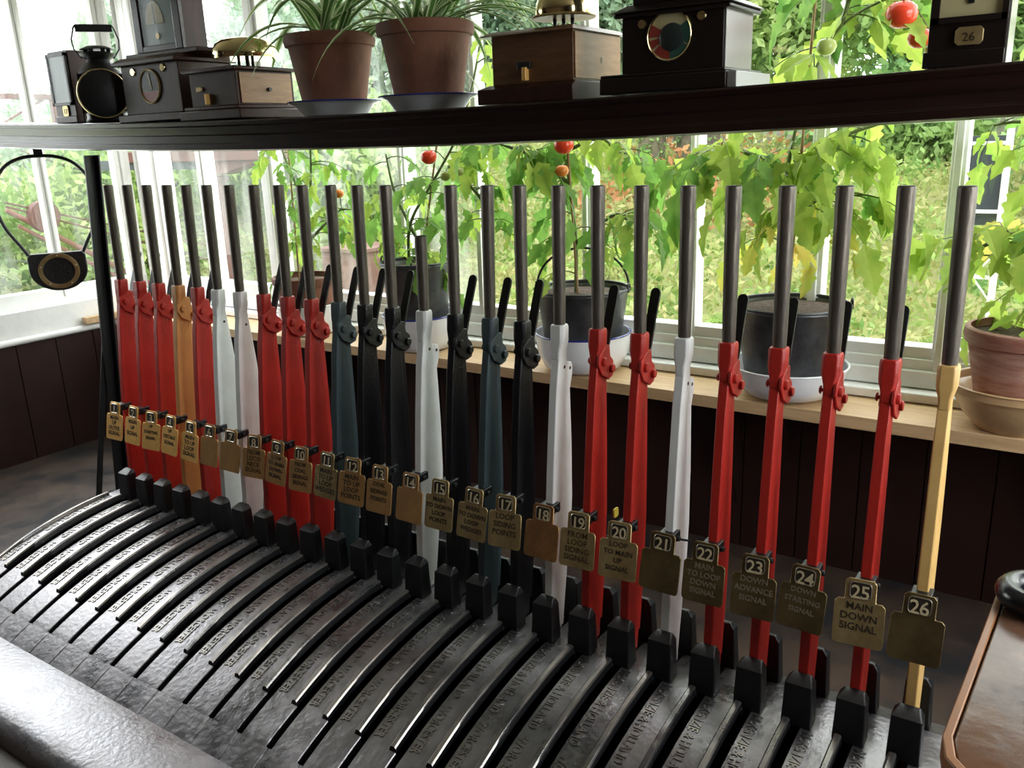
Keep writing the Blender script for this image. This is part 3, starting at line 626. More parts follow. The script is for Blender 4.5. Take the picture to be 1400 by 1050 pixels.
def dome(M, cx, cy, z0, R0, H, par=None, flange=False):
    pr = [(R0*.99, 0), (R0, H*.06), (R0, H*.25), (R0*.975, H*.45), (R0*.90, H*.68), (R0*.76, H*.86), (R0*.52, H*.965), (R0*.25, H*.995), (0, H)]
    o = mbm(M).lathe(pr, 44, (cx, cy, z0), cap=True).build('bell', BRIGHT, par, smooth=True)
    if flange: mbm(M).lathe([(0, -.008), (R0*1.14, -.008), (R0*1.18, -.005), (R0*1.14, -.001), (0, -.001)], 44, (cx, cy, z0), cap=False).build('bell_flange', BRASS2, par, smooth=True)
    return o
# first bell
e_, M, z = case('block_bell', .66, 1.03, .12, .50, 'block bell with brass dome on a pale-sided box, left of the potted spider plants', 'block bell')
mbm(M).box(.66, 1.02, .125, .468, z, z+.036).box(.68, 1.0, .135, .455, z+.036, z+.050).build('plinth', MAHOG2, e_, bev=.004)
mbm(M).box(.715, .985, .15, .43, z+.050, 2.012).build('case', MAHOG2, e_, bev=.002)
sd = mbm(M).box(.9855, .9895, .165, .415, z+.056, 2.005).build('lit_side_panel', LITWOOD, e_, bev=.001); sd['label'] = 'right side painted paler as if lit'  # lit side of the box, put into a paler wood sheet
mbm(M).lathe([(0, .010), (.007, .010), (.008, .004), (.006, 0)], 12, (.9895, .30, 1.945), 'x').build('knob', BAKE, sd, smooth=True)
mbm(M).box(.695, 1.005, .130, .45, 2.012, 2.026).build('lid', MAHOG2, e_, bev=.004)
mbm(M).box(.755, .79, .143, .15, 1.945, 1.962).build('brass_lock', BRASS2, e_, bev=.002)
mbm(M).box(.815, .825, .132, .15, 1.895, 1.935).build('tapper_key', BRASS, e_, bev=.002)
for q in (-.04, .04): mbm(M).tube([(.875+q, .30, 2.024), (.875+q, .30, 2.066)], .006, 8).build('bell_post', BAKE, e_)
mbm(M).tube([(.875, .31, 2.024), (.87, .31, 2.10)], .008, 8).build('bell_pillar', BAKE, e_)
dome(M, .875, .30, 2.064, .124, .076, par=e_)
# second bell
e_, M, z = case('block_bell', 2.10, 2.44, .12, .47, 'block bell with flanged brass dome on a brown wooden box, beside the black round-dial instrument', 'block bell')
mbm(M).box(2.105, 2.435, .125, .468, z, z+.042).frust((2.105, 2.435, .125, .468), (2.135, 2.435, .145, .455), z+.042, z+.054).build('plinth', MAHOG2, e_, bev=.003)
mbm(M).box(2.147, 2.424, .15, .44, z+.054, 2.022).build('case', OAKD, e_, bev=.002)
sd = mbm(M).box(2.4245, 2.4285, .156, .434, z+.060, 2.016).build('lit_side_panel', LITWOOD, e_, bev=.001)  # light on this box's side also put into paler wood
mbm(M).prism(rr(.006, .018, .0029, .31, 1.945), 'x', 2.4284, 2.4292).build('keyhole', BAKE, sd)
mbm(M).frust((2.11, 2.437, .125, .462), (2.14, 2.424, .15, .44), 2.020, 2.034).build('lid', OAKD, e_, bev=.002)
mbm(M).box(2.24, 2.285, .140, .15, 1.925, 1.945).build('bell_lever', BLKM, e_, bev=.002)
mbm(M).box(2.262, 2.276, .130, .15, 1.893, 1.93).build('tapper_key', BRASS, e_, bev=.002)
for q in (-.03, .0, .03): mbm(M).tube([(2.325+q, .27, 2.030), (2.325+q, .27, 2.072)], .006, 8).build('bell_post', BAKE, e_)
dome(M, 2.325, .27, 2.074, .082, .070, par=e_, flange=True)
# black instrument with round coloured dial
e_, M, z = case('train_describer', 2.54, 2.905, .12, .42, 'black instrument case with round red and green dial and moulded top', 'signal instrument')
mbm(M).box(2.52, 2.880, .125, .42, z, z+.042).box(2.52, 2.875, .13, .42, z+.042, z+.050).build('plinth', EBON, e_, bev=.003)
bl = mbm(M).box(2.8802, 2.905, .132, .40, z, z+.040).build('plinth_end', mat('pale_lit_end', (0.30, 0.29, 0.28), .25), e_, bev=.002)  # plinth end coloured paler for the light on that side
mbm(M).box(2.577, 2.862, .15, .36, z+.050, 2.030).build('case', EBON, e_, bev=.002)
mbm(M).box(2.8622, 2.866, .156, .354, z+.052, 2.030).build('lit_side_panel', mat('grey_lit_side', (0.16, 0.14, 0.13), .22), e_)  # black case's lit side, put into colour as a grey sheet
cm = mbm(M); cm.box(2.560, 2.882, .135, .375, 2.030, 2.042); cm.frust((2.552, 2.892, .125, .382), (2.585, 2.86, .155, .355), 2.042, 2.062); cm.box(2.60, 2.845, .165, .345, 2.062, 2.30); cm.build('cornice', EBON, e_, bev=.004)
dl = mbm(M).lathe([(0, -.0015), (.060, -.0015), (.060, .002)], 40, (2.717, .1495, 1.978), 'y').build('round_dial', CREAM, e_)
cx, cz = 2.717, 1.978
def wedge(r0, r1, a0, a1, y, n=8): 
    A = [math.radians(a0+(a1-a0)*i/n) for i in range(n+1)]
    return [(cx+r1*math.cos(a), cz+r1*math.sin(a)) for a in A] + [(cx+r0*math.cos(a), cz+r0*math.sin(a)) for a in A[::-1]]
for a0, a1, mm in ((-25, 35, GREEN), (-88, -30, GREEN), (-140, -92, REDD), (150, 182, REDD), (190, 212, REDD)):
    mbm(M).prism(wedge(.020, .059, a0, a1, 0), 'y', .1465, .1478).build('colour_segment', mm, dl)
mbm(M).lathe([(0, -.004), (.030, -.004), (.036, 0)], 30, (2.722, .1480, 1.972), 'y').build('dial_boss', mat('dark_boss', (0.02, 0.03, 0.03), .3), dl, smooth=True)
mbm(M).tube([(cx+.061*math.cos(a), .147, cz+.061*math.sin(a)) for a in [2*PI*i/40 for i in range(40)]], .003, 6, close=True).build('dial_rim', BRIGHT, e_, smooth=True)
for (bx, bz) in ((2.636, 2.012), (2.802, 2.018)): mbm(M).lathe([(0, -.004), (.011, -.003), (.013, .001)], 18, (bx, .149, bz), 'y').build('brass_stud', BRIGHT, e_, smooth=True)
# case 26
e_, M, z = case('lever_repeater', 3.335, 3.50, .15, .30, 'dark case at the right end of the shelf with cream window and plate 26', 'signal instrument')
mbm(M).box(3.337, 3.492, .162, .29, z, 2.34).box(3.330, 3.4925, .155, .295, z, z+.034).build('case', EBON, e_, bev=.002)
mbm(M).box(3.4922, 3.496, .162, .288, z, 2.34).build('lit_side_panel', mat('grey_lit_side', (0.2, 0.2, 0.2)), e_)  # light on the case side put into a paler grey sheet
dp = mbm(M).box(3.355, 3.482, .158, .162, 1.957, 2.20).build('dial_panel', CREAM, e_)
mbm(M).box(3.412, 3.424, .155, .158, 1.982, 2.06).build('pointer', BAKE, dp)
fm = mbm(M); fm.box(3.340, 3.357, .150, .162, 1.945, 2.34); fm.box(3.480, 3.492, .150, .162, 1.945, 2.34); fm.box(3.34, 3.49, .150, .162, 1.945, 1.957); fm.build('glazing_frame', EBON, e_)
pl = mbm(M @ Matrix.Translation((3.420, .1545, 1.916))).prism([(-.028, -.012), (-.021, -.019), (.021, -.019), (.028, -.012), (.028, .012), (.021, .019), (-.021, .019), (-.028, .012)], 'y', 0, .006).build('number_badge', BRASS2, e_, bev=.001)
text_obj('number', '26', .026, ENAM, pl, M @ Matrix.Translation((3.420, .154, 1.926)) @ Matrix.Rotation(PI/2, 4, 'X'), ext=.0005)

# single-line tablet carrier hanging from the shelf
TC = empty('tablet_carrier', (-.634, .234, 1.172), (0, 0, math.radians(61))); tag(TC, 'black leather token carrier with brass ring and big hoop, hanging at the far left', 'token carrier')
pp = [(-.118, .085), (-.132, .070), (-.132, 0)] + [(.132*math.cos(a), .105*math.sin(a)) for a in [PI+PI*i/16 for i in range(1, 16)]] + [(.132, 0), (.132, .070), (.118, .085)]
MB().prism(pp, 'y', -.018, .018).build('pouch', LEATH, TC, bev=.006)
rg = MB(); nr = 44; vs = []
for i in range(nr):
    a = 2*PI*i/nr
    for rr_, yy in ((.072, -.018), (.072, -.024), (.094, -.024), (.094, -.018)): vs.append((rr_*math.cos(a), yy, -.005+rr_*.94*math.sin(a)))
fs = [(i*4+k2, i*4+(k2+1) % 4, ((i+1) % nr)*4+(k2+1) % 4, ((i+1) % nr)*4+k2) for i in range(nr) for k2 in range(4)]
o = rg.add(vs, fs).build('ring', BRASS2, TC, bev=.001)
for i in range(5):
    a = 2*PI*i/5+.3; MB().lathe([(0, -.0265), (.004, -.0255), (.004, -.024)], 8, (.083*math.cos(a), 0, -.005+.078*math.sin(a)), 'y').build('rivet', RIM, o)
hoop = [(-.118, 0, .07), (-.150, 0, .13), (-.195, 0, .21), (-.222, 0, .30), (-.224, 0, .37), (-.200, 0, .45), (-.150, 0, .515), (-.08, 0, .548), (0, 0, .556), (.08, 0, .548), (.150, 0, .515), (.200, 0, .45), (.224, 0, .37), (.222, 0, .30), (.195, 0, .21), (.150, 0, .13), (.118, 0, .07)]
def smoothpath(pts, n=6):
    pts = [Vector(p) for p in pts]; outp = []
    for i in range(len(pts)-1):
        p0, p1, p2, p3 = pts[max(i-1, 0)], pts[i], pts[i+1], pts[min(i+2, len(pts)-1)]
        for j in range(n):
            t = j/n; outp.append(.5*((2*p1) + (p2-p0)*t + (2*p0-5*p1+4*p2-p3)*t*t + (3*p1-p0-3*p2+p3)*t**3))
    outp.append(pts[-1]); return outp
MB().tube(smoothpath(hoop, 4), .0085, 8).build('hoop', LEATH, TC, smooth=True)
MB().box(-.02, .02, -.003, .003, .558, .596).build('hook_plate', BLKM, TC)

# ================================================================== desk at the right and the black ring on it
dk = empty('side_desk', (4.1, -.7, 0)); tag(dk, 'worn dark lacquered desk with reddish edge at the right of the frame', 'desk')
DM = Matrix.Translation((-4.1, .7, 0))
outl = [(3.618, -.90), (3.628, -.945), (3.655, -.975), (3.70, -.985), (4.75, -.985), (4.75, -.41), (3.642, -.41)]
mbm(DM).prism([(x+(.012 if i not in (4, 5) else 0), y) for i, (x, y) in enumerate(outl)], 'z', .865, .897).build('desk_top', LACQ, dk, bev=.003)
b = mbm(DM)
edge = [(3.642, -.41), (3.618, -.90), (3.628, -.945), (3.655, -.975), (3.70, -.985)]
ring = []
for i, (x, y) in enumerate(edge):
    ring.append(((x-.003, y-.002), (x+.010, y+.005)))
vs = []; fs = []
for (a, c) in ring: vs += [(a[0], a[1], .862), (a[0], a[1], .899), (c[0], c[1], .899), (c[0], c[1], .862)]
for i in range(4):
    for k2 in range(4): fs.append((i*4+k2, i*4+(k2+1) % 4, (i+1)*4+(k2+1) % 4, (i+1)*4+k2))
fs += [(0,1,2,3), (19,18,17,16)]
o = b.add(vs, fs).build('desk_edge', EDGE, dk, bev=.002); o['label'] = 'worn reddish edge strip'
mbm(DM).box(3.70, 4.70, -.95, -.45, .55, .864).build('desk_carcass', MAHOG2, dk, bev=.004)
for lx in (3.74, 4.64):
    for ly in (-.91, -.49): mbm(DM).box(lx-.03, lx+.03, ly-.03, ly+.03, 0, .55).build('leg', MAHOG2, dk, bev=.003)
o = MB().tube([(.052*math.cos(a), .052*math.sin(a), .022) for a in [2*PI*i/40 for i in range(40)]], .022, 14, close=True).build('black_ring', BAKE, smooth=True)
o.location = (3.708, -.445, .8985); tag(o, 'thick glossy black ring lying on the far corner of the desk', 'ring')

# ================================================================== pots, basins and plants on the sill
ZS = .7625
def vessel(mb, prof_out, th=.006, n=48, c=(0,0,0)):
    inn = [(max(r_-th, .001), z + (th if i == 0 else 0)) for i, (r_, z) in enumerate(prof_out)]
    p = [(0, prof_out[0][1])] + prof_out + inn[::-1] + [(0, inn[0][1])]
    mb.lathe(p, n, c, cap=False); return mb
def basin(name, x, y, label, prof_, m, rim=None, cat='basin', z=ZS, n=48):
    e = empty(name, (x, y, z)); tag(e, label, cat)
    vessel(MB(), prof_, .005, n).build('bowl', m, e, smooth=True)
    R_, H = prof_[-1]
    MB().tube([((R_)*math.cos(a), (R_)*math.sin(a), H) for a in [2*PI*i/56 for i in range(56)]], .004, 8, close=True).build('rim', rim or m, e, smooth=True)
    return e
LEAFS = {}
def leaflet(L, W, rnd):
    """lobed tomato leaflet: midrib along +x, returned as quads"""
    prof_ = [0, .34, .62, .92, .74, .58, .86, .98, .66, .50, .66, .62, .38, .26, .12, 0]
    m = len(prof_)-1; q = []; curl = rnd.uniform(.15, .8); fold = rnd.uniform(.1, .45); tw = rnd.uniform(-.3, .3)
    def pt(i, s_, f_=1.0):
        x = L*i/m; w_ = W*prof_[i]*.5*f_; sw = -L*.05 if (f_ and prof_[i] > .8) else 0
        return (x+(L*.045 if f_ and 0 < i < m else 0)+sw*.3, s_*w_, -curl*x*x/L*.8 + fold*w_*.6 + tw*s_*w_*x/L)
    for i in range(m):
        for s_ in (-1, 1):
            a, b_, c, d_ = pt(i, s_, 0), pt(i+1, s_, 0), pt(i+1, s_), pt(i, s_)
            q += [a, b_, c, d_] if s_ > 0 else [a, d_, c, b_]
    return np.array(q)
def place(arr, o, dr, roll):
    dr = Vector(dr).normalized(); up = Vector((0,0,1)); sd_ = up.cross(dr)
    if sd_.length < .05: sd_ = Vector((1,0,0))
    sd_.normalize(); up = dr.cross(sd_).normalized()
    c, s = math.cos(roll), math.sin(roll); s2 = sd_*c + up*s; u2 = up*c - sd_*s
    M = np.array([dr, s2, u2]); return arr @ M + np.array(o)
def tomato_foliage(stems, nleaf, rnd, size=1.0, zmin=None, zmax=None, ymax=1.27, spread=.30):
    quads_ = []; tubes = MB()
    for i in range(nleaf):
        st_ = rnd.choice(stems); t = rnd.random(); k_ = t*(len(st_)-1); a = int(k_); p = Vector(st_[a]).lerp(Vector(st_[min(a+1, len(st_)-1)]), k_-a)
        if zmin and p.z < zmin: continue
        if zmax and p.z > zmax: continue
        an = rnd.uniform(0, 2*PI); L = rnd.uniform(.6, 1.0)*spread
        dr = Vector((math.cos(an), math.sin(an)*.55, rnd.uniform(-.1, .5)))
        pts = []; q = p.copy(); dd = dr.normalized()*(L/7)
        for j in range(8):
            pts.append(q.copy()); q = q + dd; dd.z -= L*.028; 
            if q.y > ymax-.03: q.y = ymax-.03
        tubes.tube(pts, [.0032*(1-j/9) for j in range(8)], 5)
        for j in (3, 5, 7):
            tdir = (pts[j]-pts[j-1]).normalized()
            sides = (-1, 1) if j < 7 else (0,)
            for s in sides:
                d2 = tdir.copy()
                if s: d2 = (tdir*.5 + s*tdir.cross(Vector((0,0,1))).normalized()*.9)
                d2.z -= rnd.uniform(.15, 1.1)
                ll = size*rnd.uniform(.06, .10)*(1.35 if not s else 1.0)
                quads_.append(place(leaflet(ll, ll*rnd.uniform(.48, .70), rnd), pts[j], d2, rnd.uniform(-1.0, 1.0)))
    arr = np.concatenate(quads_); arr[:, 1] = np.minimum(arr[:, 1], ymax); arr[:, 2] = np.maximum(arr[:, 2], .80)
    return arr, tubes
def tomato_plant(name, loc, label, pot, soilz, soilr, stems, cane, nleaf, mats_, fruits, size=1.0, zmin=None, spread=.3, seed=1, handle=None):
    rnd = random.Random(seed); e = empty(name, loc); tag(e, label, 'potted plant'); lo = Vector(loc)
    pot(e)
    sm = MB(); n = 26; vs = [(0, 0, soilz+.006)]
    sm.lathe([(soilr, soilz-.02), (soilr, soilz), (soilr*.7, soilz+.006), (soilr*.35, soilz+.002), (0, soilz+.008)], 26); sm.build('soil', SOIL, e, smooth=True)
    T_ = Matrix.Translation(-lo)
    sp_ = [smoothpath(s_, 5) for s_ in stems]; mb = mbm(T_)
    for s_, raw in zip(sp_, stems):
        mb.tube(s_, [.009*(1-.6*i/len(s_)) for i in range(len(s_))], 7)
    for c in cane: mbm(T_).tube(c, .005, 7).build('cane', CANE, e, smooth=True)
    for gi, (mm, fr_) in enumerate(mats_):
        zr = zmin if gi == 0 else None
        arr, tb_ = tomato_foliage([[v for v in s_] for s_ in sp_], int(nleaf*fr_), rnd, size*(.8 if mm is TL3 else 1), None if mm is TL3 else zr, 1.48 if mm is TL3 else None, spread=spread)
        o = fastmesh('foliage', arr - np.array(lo), None, mm, e)
        mb.M = T_; mb.add(tb_.v, tb_.f)
    mb.build('stem', STEM, e, smooth=True)
    for (p, R_, mm) in fruits:
        q = Vector(p)-lo
        t_ = MB(); t_.lathe([(0, -R_*.88), (R_*.5, -R_*.78), (R_*.87, -R_*.45), (R_, 0), (R_*.9, R_*.45), (R_*.55, R_*.75), (R_*.2, R_*.78), (0, R_*.68)], 18, q, cap=False)
        to = t_.build('tomato', mm, e, smooth=True)
        cx_ = MB()
        for i in range(5):
            a = 2*PI*i/5; cx_.add([(q.x, q.y, q.z+R_*.72), (q.x+R_*.35*math.cos(a-.25), q.y+R_*.35*math.sin(a-.25), q.z+R_*.82), (q.x+R_*.85*math.cos(a), q.y+R_*.85*math.sin(a), q.z+R_*.80), (q.x+R_*.35*math.cos(a+.25), q.y+R_*.35*math.sin(a+.25), q.z+R_*.82)], [(0,1,2,3)])
        nearest = min((v for s_ in sp_ for v in s_), key=lambda v: (v-Vector(p)).length) - lo
        cx_.tube(smoothpath([nearest, (nearest+q)/2 + Vector((0, 0, .03)), q+Vector((0, 0, R_*.7))], 4), .0025, 5)
        cx_.build('calyx', STEM, to)
    return e
def bucket(e, r0, r1, h, lugs=True, handle=None):
    pr = [(r0, 0), (r0+.002, .01)] + [(r0+(r1-r0)*t, h*t) for t in (.1, .3, .5, .52, .75, .95)] + [(r1+.004, h*.97), (r1+.002, h)]
    b = vessel(MB(), pr, .004).build('bucket', GALV, e, smooth=True)
    MB().tube([((r1+.003)*math.cos(a), (r1+.003)*math.sin(a), h) for a in [2*PI*i/48 for i in range(48)]], .005, 8, close=True).build('rolled_rim', GALV, b, smooth=True)
    if handle:
        a0, lean = handle
        pts = []
        for i in range(25):
            t = PI*i/24; x = math.cos(t)*(r1+.004); zz = h + .01 + math.sin(t)*(r1*.80); yy = math.sin(t)*lean
            pts.append((x*math.cos(a0)-yy*math.sin(a0), x*math.sin(a0)+yy*math.cos(a0), zz))
        MB().tube(pts, .005, 8).build('handle', BLKM, b, smooth=True)
    for s_ in (0, PI):
        a = (handle[0] if handle else .3) + s_
        c = Vector(((r1+.004)*math.cos(a), (r1+.004)*math.sin(a), h+.006))
        MB().tube([c + Vector((math.cos(a+PI/2)*.018*math.cos(t), math.sin(a+PI/2)*.018*math.cos(t), .018*math.sin(t))) for t in [2*PI*i/14 for i in range(14)]], .0045, 6, close=True).build('lug', BLKM, b, smooth=True)
    return b
def terra(e, r0, r1, h, m=TERRA, rimh=.04):
    pr = [(r0, 0), (r0+(r1-.012-r0)*.5, (h-rimh)*.5), (r1-.012, h-rimh), (r1-.002, h-rimh+.002), (r1+.003, h-rimh*.5), (r1, h-.004), (r1-.006, h)]
    return vessel(MB(), pr, .011).build('pot', m, e, smooth=True)

PY = 1.062
# A
basin('enamel_pail', .24, PY, 'white enamel pail holding the leftmost terracotta tomato pot', [(.13, 0), (.145, .01), (.152, .12), (.158, .155)], ENAMEL, ENAMEL, 'pail')
MB_ = MB().lathe([(0, -.016), (.016, -.008), (.016, .008), (0, .016)], 12, (0, 0, 0), cap=False)
tomato_plant('tomato_plant', (.24, PY, ZS+.007), 'tomato plant in a terracotta pot inside the white pail, leftmost on the sill', lambda e: terra(e, .115, .168, .30), .27, .155,
    [[(.24, PY, 1.03), (.30, PY, 1.30), (.36, PY, 1.55), (.42, PY-.02, 1.80), (.50, PY, 2.02)], [(.32, PY, 1.40), (.22, PY, 1.60), (.12, PY+.02, 1.78)], [(.30, PY, 1.25), (.46, PY, 1.36), (.56, PY, 1.42)]],
    [[(.20, PY, 1.0), (.27, PY-.04, 2.0)]], 34, [(TL1, .55), (TL2, .5)], [((.60, PY-.05, 1.50), .026, TOMO), ((.56, PY-.02, 1.74), .022, TOMG)], .95, spread=.24, seed=3)
# B
basin('enamel_basin', 1.02, PY, 'white enamel basin with thin blue rim under the plain black bucket behind lever 14', [(.13, 0), (.150, .008), (.168, .04), (.178, .165)], ENAMEL, BRIM)
tomato_plant('tomato_plant', (1.02, PY, ZS+.007), 'tomato plant leaning right from a plain black bucket behind lever 14', lambda e: bucket(e, .126, .168, .412, handle=None), .382, .158,
    [[(1.0, PY, 1.14), (.98, PY, 1.22), (1.03, PY-.02, 1.38), (1.20, PY-.03, 1.58), (1.33, PY-.03, 1.75), (1.40, PY, 1.95), (1.46, PY, 2.15)], [(1.03, PY, 1.3), (.92, PY, 1.50), (.88, PY, 1.68)], [(1.25, PY, 1.62), (1.42, PY, 1.48), (1.45, PY, 1.34)], [(1.33, PY, 1.75), (1.50, PY, 1.72), (1.62, PY, 1.68)]],
    [[(1.05, PY, 1.13), (1.30, PY-.04, 2.05)]], 46, [(TL1, .65), (TL2, .35)], [((1.245, PY-.13, 1.665), .036, TOM), ((1.27, PY-.05, 1.58), .026, TOMG), ((1.37, PY-.08, 1.60), .022, TOMG)], 1.1, spread=.26, seed=11)
# C
basin('enamel_basin', 1.93, PY, 'white enamel basin with blue rim under the black bucket with raised handle', [(.12, 0), (.165, .02), (.195, .08), (.203, .165)], ENAMEL, BRIM)
tomato_plant('tomato_plant', (1.93, PY, ZS+.021), 'tomato plant in a black bucket whose hoop handle stands up', lambda e: bucket(e, .148, .195, .330, handle=(.25, .02)), .305, .185,
    [[(1.90, PY, 1.08), (1.90, PY, 1.35), (1.87, PY, 1.60), (1.88, PY, 1.85), (1.84, PY, 2.1)], [(1.87, PY, 1.55), (1.68, PY, 1.66), (1.58, PY, 1.70)], [(1.88, PY, 1.68), (2.02, PY, 1.72), (2.10, PY, 1.66)], [(1.90, PY, 1.3), (2.08, PY, 1.42), (2.14, PY, 1.40)]],
    [[(1.92, PY-.02, 1.08), (1.87, PY-.05, 2.15)]], 36, [(TL1, .68), (TL2, .40)], [((1.94, PY-.15, 1.70), .040, TOM), ((1.90, PY-.1, 1.60), .028, TOMO)], 1.3, spread=.28, seed=23, zmin=1.3)
# D
basin('enamel_bowl', 2.81, PY, 'shallow white enamel bowl under the black bucket behind levers 22 and 23', [(.10, 0), (.155, .018), (.195, .06), (.213, .125)], ENAMEL, ENAMEL, 'bowl')
tomato_plant('tomato_plant', (2.81, PY, ZS+.036), 'large yellowing tomato plant in a black bucket behind levers 22 to 24', lambda e: bucket(e, .150, .203, .315, handle=None), .295, .19,
    [[(2.78, PY, 1.08), (2.76, PY, 1.35), (2.77, PY, 1.60), (2.82, PY, 1.85), (2.92, PY, 2.05), (3.1, PY-.03, 2.13)], [(2.77, PY, 1.55), (2.60, PY, 1.66), (2.48, PY, 1.66)], [(2.79, PY, 1.62), (2.95, PY, 1.70), (3.08, PY, 1.74)], [(2.92, PY, 2.05), (2.96, PY, 2.2), (3.02, PY, 2.35)], [(2.76, PY, 1.4), (2.90, PY, 1.5), (2.98, PY, 1.5)]],
    [[(2.80, PY-.02, 1.08), (2.85, PY-.05, 2.25)]], 58, [(TL2, .80), (TL3, .75), (TL1, .22)], [((3.12, PY-.08, 2.06), .048, TOM), ((3.17, PY-.04, 1.99), .036, TOM), ((2.895, PY-.07, 1.985), .032, TOMG), ((3.22, PY-.02, 1.94), .040, TOMG), ((2.70, PY-.12, 1.55), .02, TOM)], 1.4, spread=.27, seed=31, zmin=1.42)
# E
basin('mixing_bowl', 3.56, PY-.02, 'tan glazed mixing bowl with moulded panels under the right-hand terracotta pot', [(.112, 0), (.125, .012), (.162, .055), (.190, .105), (.196, .118), (.203, .124), (.203, .150)], TAN, TAN, 'bowl')
tomato_plant('tomato_plant', (3.56, PY-.02, ZS+.036), 'tomato plant in a lime-stained terracotta pot at the right edge of the view', lambda e: terra(e, .115, .175, .300, TERRA2, .05), .272, .165,
    [[(3.60, PY-.02, 1.07), (3.60, PY-.02, 1.25), (3.66, PY-.02, 1.45), (3.62, PY, 1.75), (3.60, PY, 2.1)], [(3.62, PY, 1.4), (3.46, PY, 1.38), (3.36, PY, 1.30)], [(3.64, PY, 1.6), (3.50, PY, 1.72), (3.40, PY, 1.72)]],
    [[(3.66, PY-.05, 1.07), (3.58, PY-.08, 2.1)]], 34, [(TL2, .8), (TL3, .1), (TL1, .2)], [], 1.25, spread=.24, seed=47)

# spider plants on the instrument shelf
def spider_plant(x, y, seed, label, fronds):
    rnd = random.Random(seed); z = zt(x) + .0105; e = empty('spider_plant', (x, y, z)); tag(e, label, 'potted plant', 'spider plants on the shelf')
    terra(e, .108, .160, .268, TERRA, .042)
    MB().lathe([(.148, .225), (.145, .235), (0, .243)], 26).build('soil', SOIL, e, smooth=True)
    vs = []; us = []
    for i in range(fronds):
        an = rnd.uniform(0, 2*PI); L = rnd.uniform(.42, .82); up = rnd.uniform(.45, 1.9); wd = rnd.uniform(.011, .018)
        if math.sin(an) < -.55 and rnd.random() < .75: an = -an
        p = Vector((rnd.uniform(-.05, .05), rnd.uniform(-.05, .05), .235)); dr = Vector((math.cos(an), math.sin(an), up)).normalized(); n = 12
        side = Vector((-math.sin(an), math.cos(an), 0)); prev = None; st_ = L/n; droop = rnd.uniform(.12, .22)
        for j in range(n+1):
            w_ = wd*(.55+.45*math.sin(PI*min(1, j/n*1.1)))*(1 if j < n-3 else max(.05, (n-j)/4))
            a, m_, b_ = p - side*w_, p - Vector((0, 0, w_*.35)), p + side*w_
            if prev:
                vs += [prev[0], prev[1], m_, a, prev[1], prev[2], b_, m_]; us += [(0, 0), (.5, 0), (.5, 1), (0, 1), (.5, 0), (1, 0), (1, 1), (.5, 1)]
            prev = (a, m_, b_); p = p + dr*st_; dr = (dr + Vector((0, 0, -droop))).normalized()
            rr_ = math.hypot(p.x, p.y)
            if p.z < .28 and rr_ < .175 and dr.z < 0: p.z = max(p.z, .275)
            if y + p.y > .93: p.y = .93 - y
            if p.z < .02: p.z = .02
    o = fastmesh('foliage', np.array([tuple(v) for v in vs]), None, SPIDER, e)
    uvl = o.data.uv_layers.new(name='UVMap'); uvl.data.foreach_set('uv', np.array(us, dtype=np.float32).ravel()); o.data.shade_smooth()
    sa = empty('enamel_saucer', (x, y, zt(x-.12)+.0006)); tag(sa, 'white enamel saucer with blue rim under the %s spider plant' % ('left-hand' if x < 1.5 else 'right-hand'), 'saucer', 'saucers under the spider plants')
    vessel(MB(), [(.100, 0), (.115, .003), (.140, .038), (.168, .050)], .004).build('dish', ENAMEL, sa, smooth=True)
    MB().tube([(.168*math.cos(a), .168*math.sin(a), .050) for a in [2*PI*i/48 for i in range(48)]], .003, 6, close=True).build('rim', BRIM, sa, smooth=True)
spider_plant(1.345, .29, 5, 'spider plant in terracotta pot on the shelf, beside the pale-sided bell box', 40)
spider_plant(1.785, .29, 9, 'spider plant in terracotta pot on the shelf, left of the flanged brass bell', 44)

# ================================================================== outdoors
def gz(x, y):
    # bank rising away from the line-side, cutting floor near the box
    t = np.clip((y-3.4)/(12.5-3.4), 0, 1); s = t*t*(3-2*t)*.5 + t*.5
    near = -.55; top = np.where(x < -4, 1.7+np.clip((-4-x)*.12, 0, .9), 1.15 + np.clip((x+4)*.02, 0, .15)); top = np.where((x >= -6) & (x < -2), 1.7*(-2-x)/4 + 1.2*(x+6)/4, top)
    h = near + (top-near)*s
    lw = np.clip((-x-3.0)/3, 0, 1); h2 = -1.0 + np.clip((-x-9)*.25, 0, 3.0)
    blend = np.clip((6.5-y)/3.0, 0, 1)*lw
    return h*(1-blend) + h2*blend
nx, ny = 110, 80; X_ = np.linspace(-26, 12, nx); Y_ = np.linspace(-9, 24, ny)
gx, gy = np.meshgrid(X_, Y_); rng = np.random.default_rng(4)
gzv = gz(gx, gy) + .05*np.sin(gx*2.3+gy*1.7) + .04*rng.standard_normal(gx.shape)*np.clip((gy-3)/2, 0, 1)
inside = (gx > -2.2) & (gx < 6) & (gy < 2.2); gzv = np.where(inside, -1.2, gzv)
vs = list(zip(gx.ravel(), gy.ravel(), gzv.ravel())); fs = [(j*nx+i, j*nx+i+1, (j+1)*nx+i+1, (j+1)*nx+i) for j in range(ny-1) for i in range(nx-1)]
o = MB().add([tuple(map(float, v)) for v in vs], fs).build('ground_outside', GRASSG, smooth=True); struct(o)
def cards(cen, size, rng_, flat=.0):
    """small bent leaf quads around the given centres"""
    n = len(cen); d1 = rng_.standard_normal((n, 3)); d1 /= np.linalg.norm(d1, axis=1)[:, None]; d2 = rng_.standard_normal((n, 3)); d2 -= (d2*d1).sum(1)[:, None]*d1; d2 /= np.linalg.norm(d2, axis=1)[:, None]
    s = (size*rng_.uniform(.5, 1.3, n))[:, None]; a = cen - d1*s; b = cen + d2*s*.45; c = cen + d1*s; d = cen - d2*s*.45
    return np.stack([a, b, c, d], 1).reshape(-1, 3)
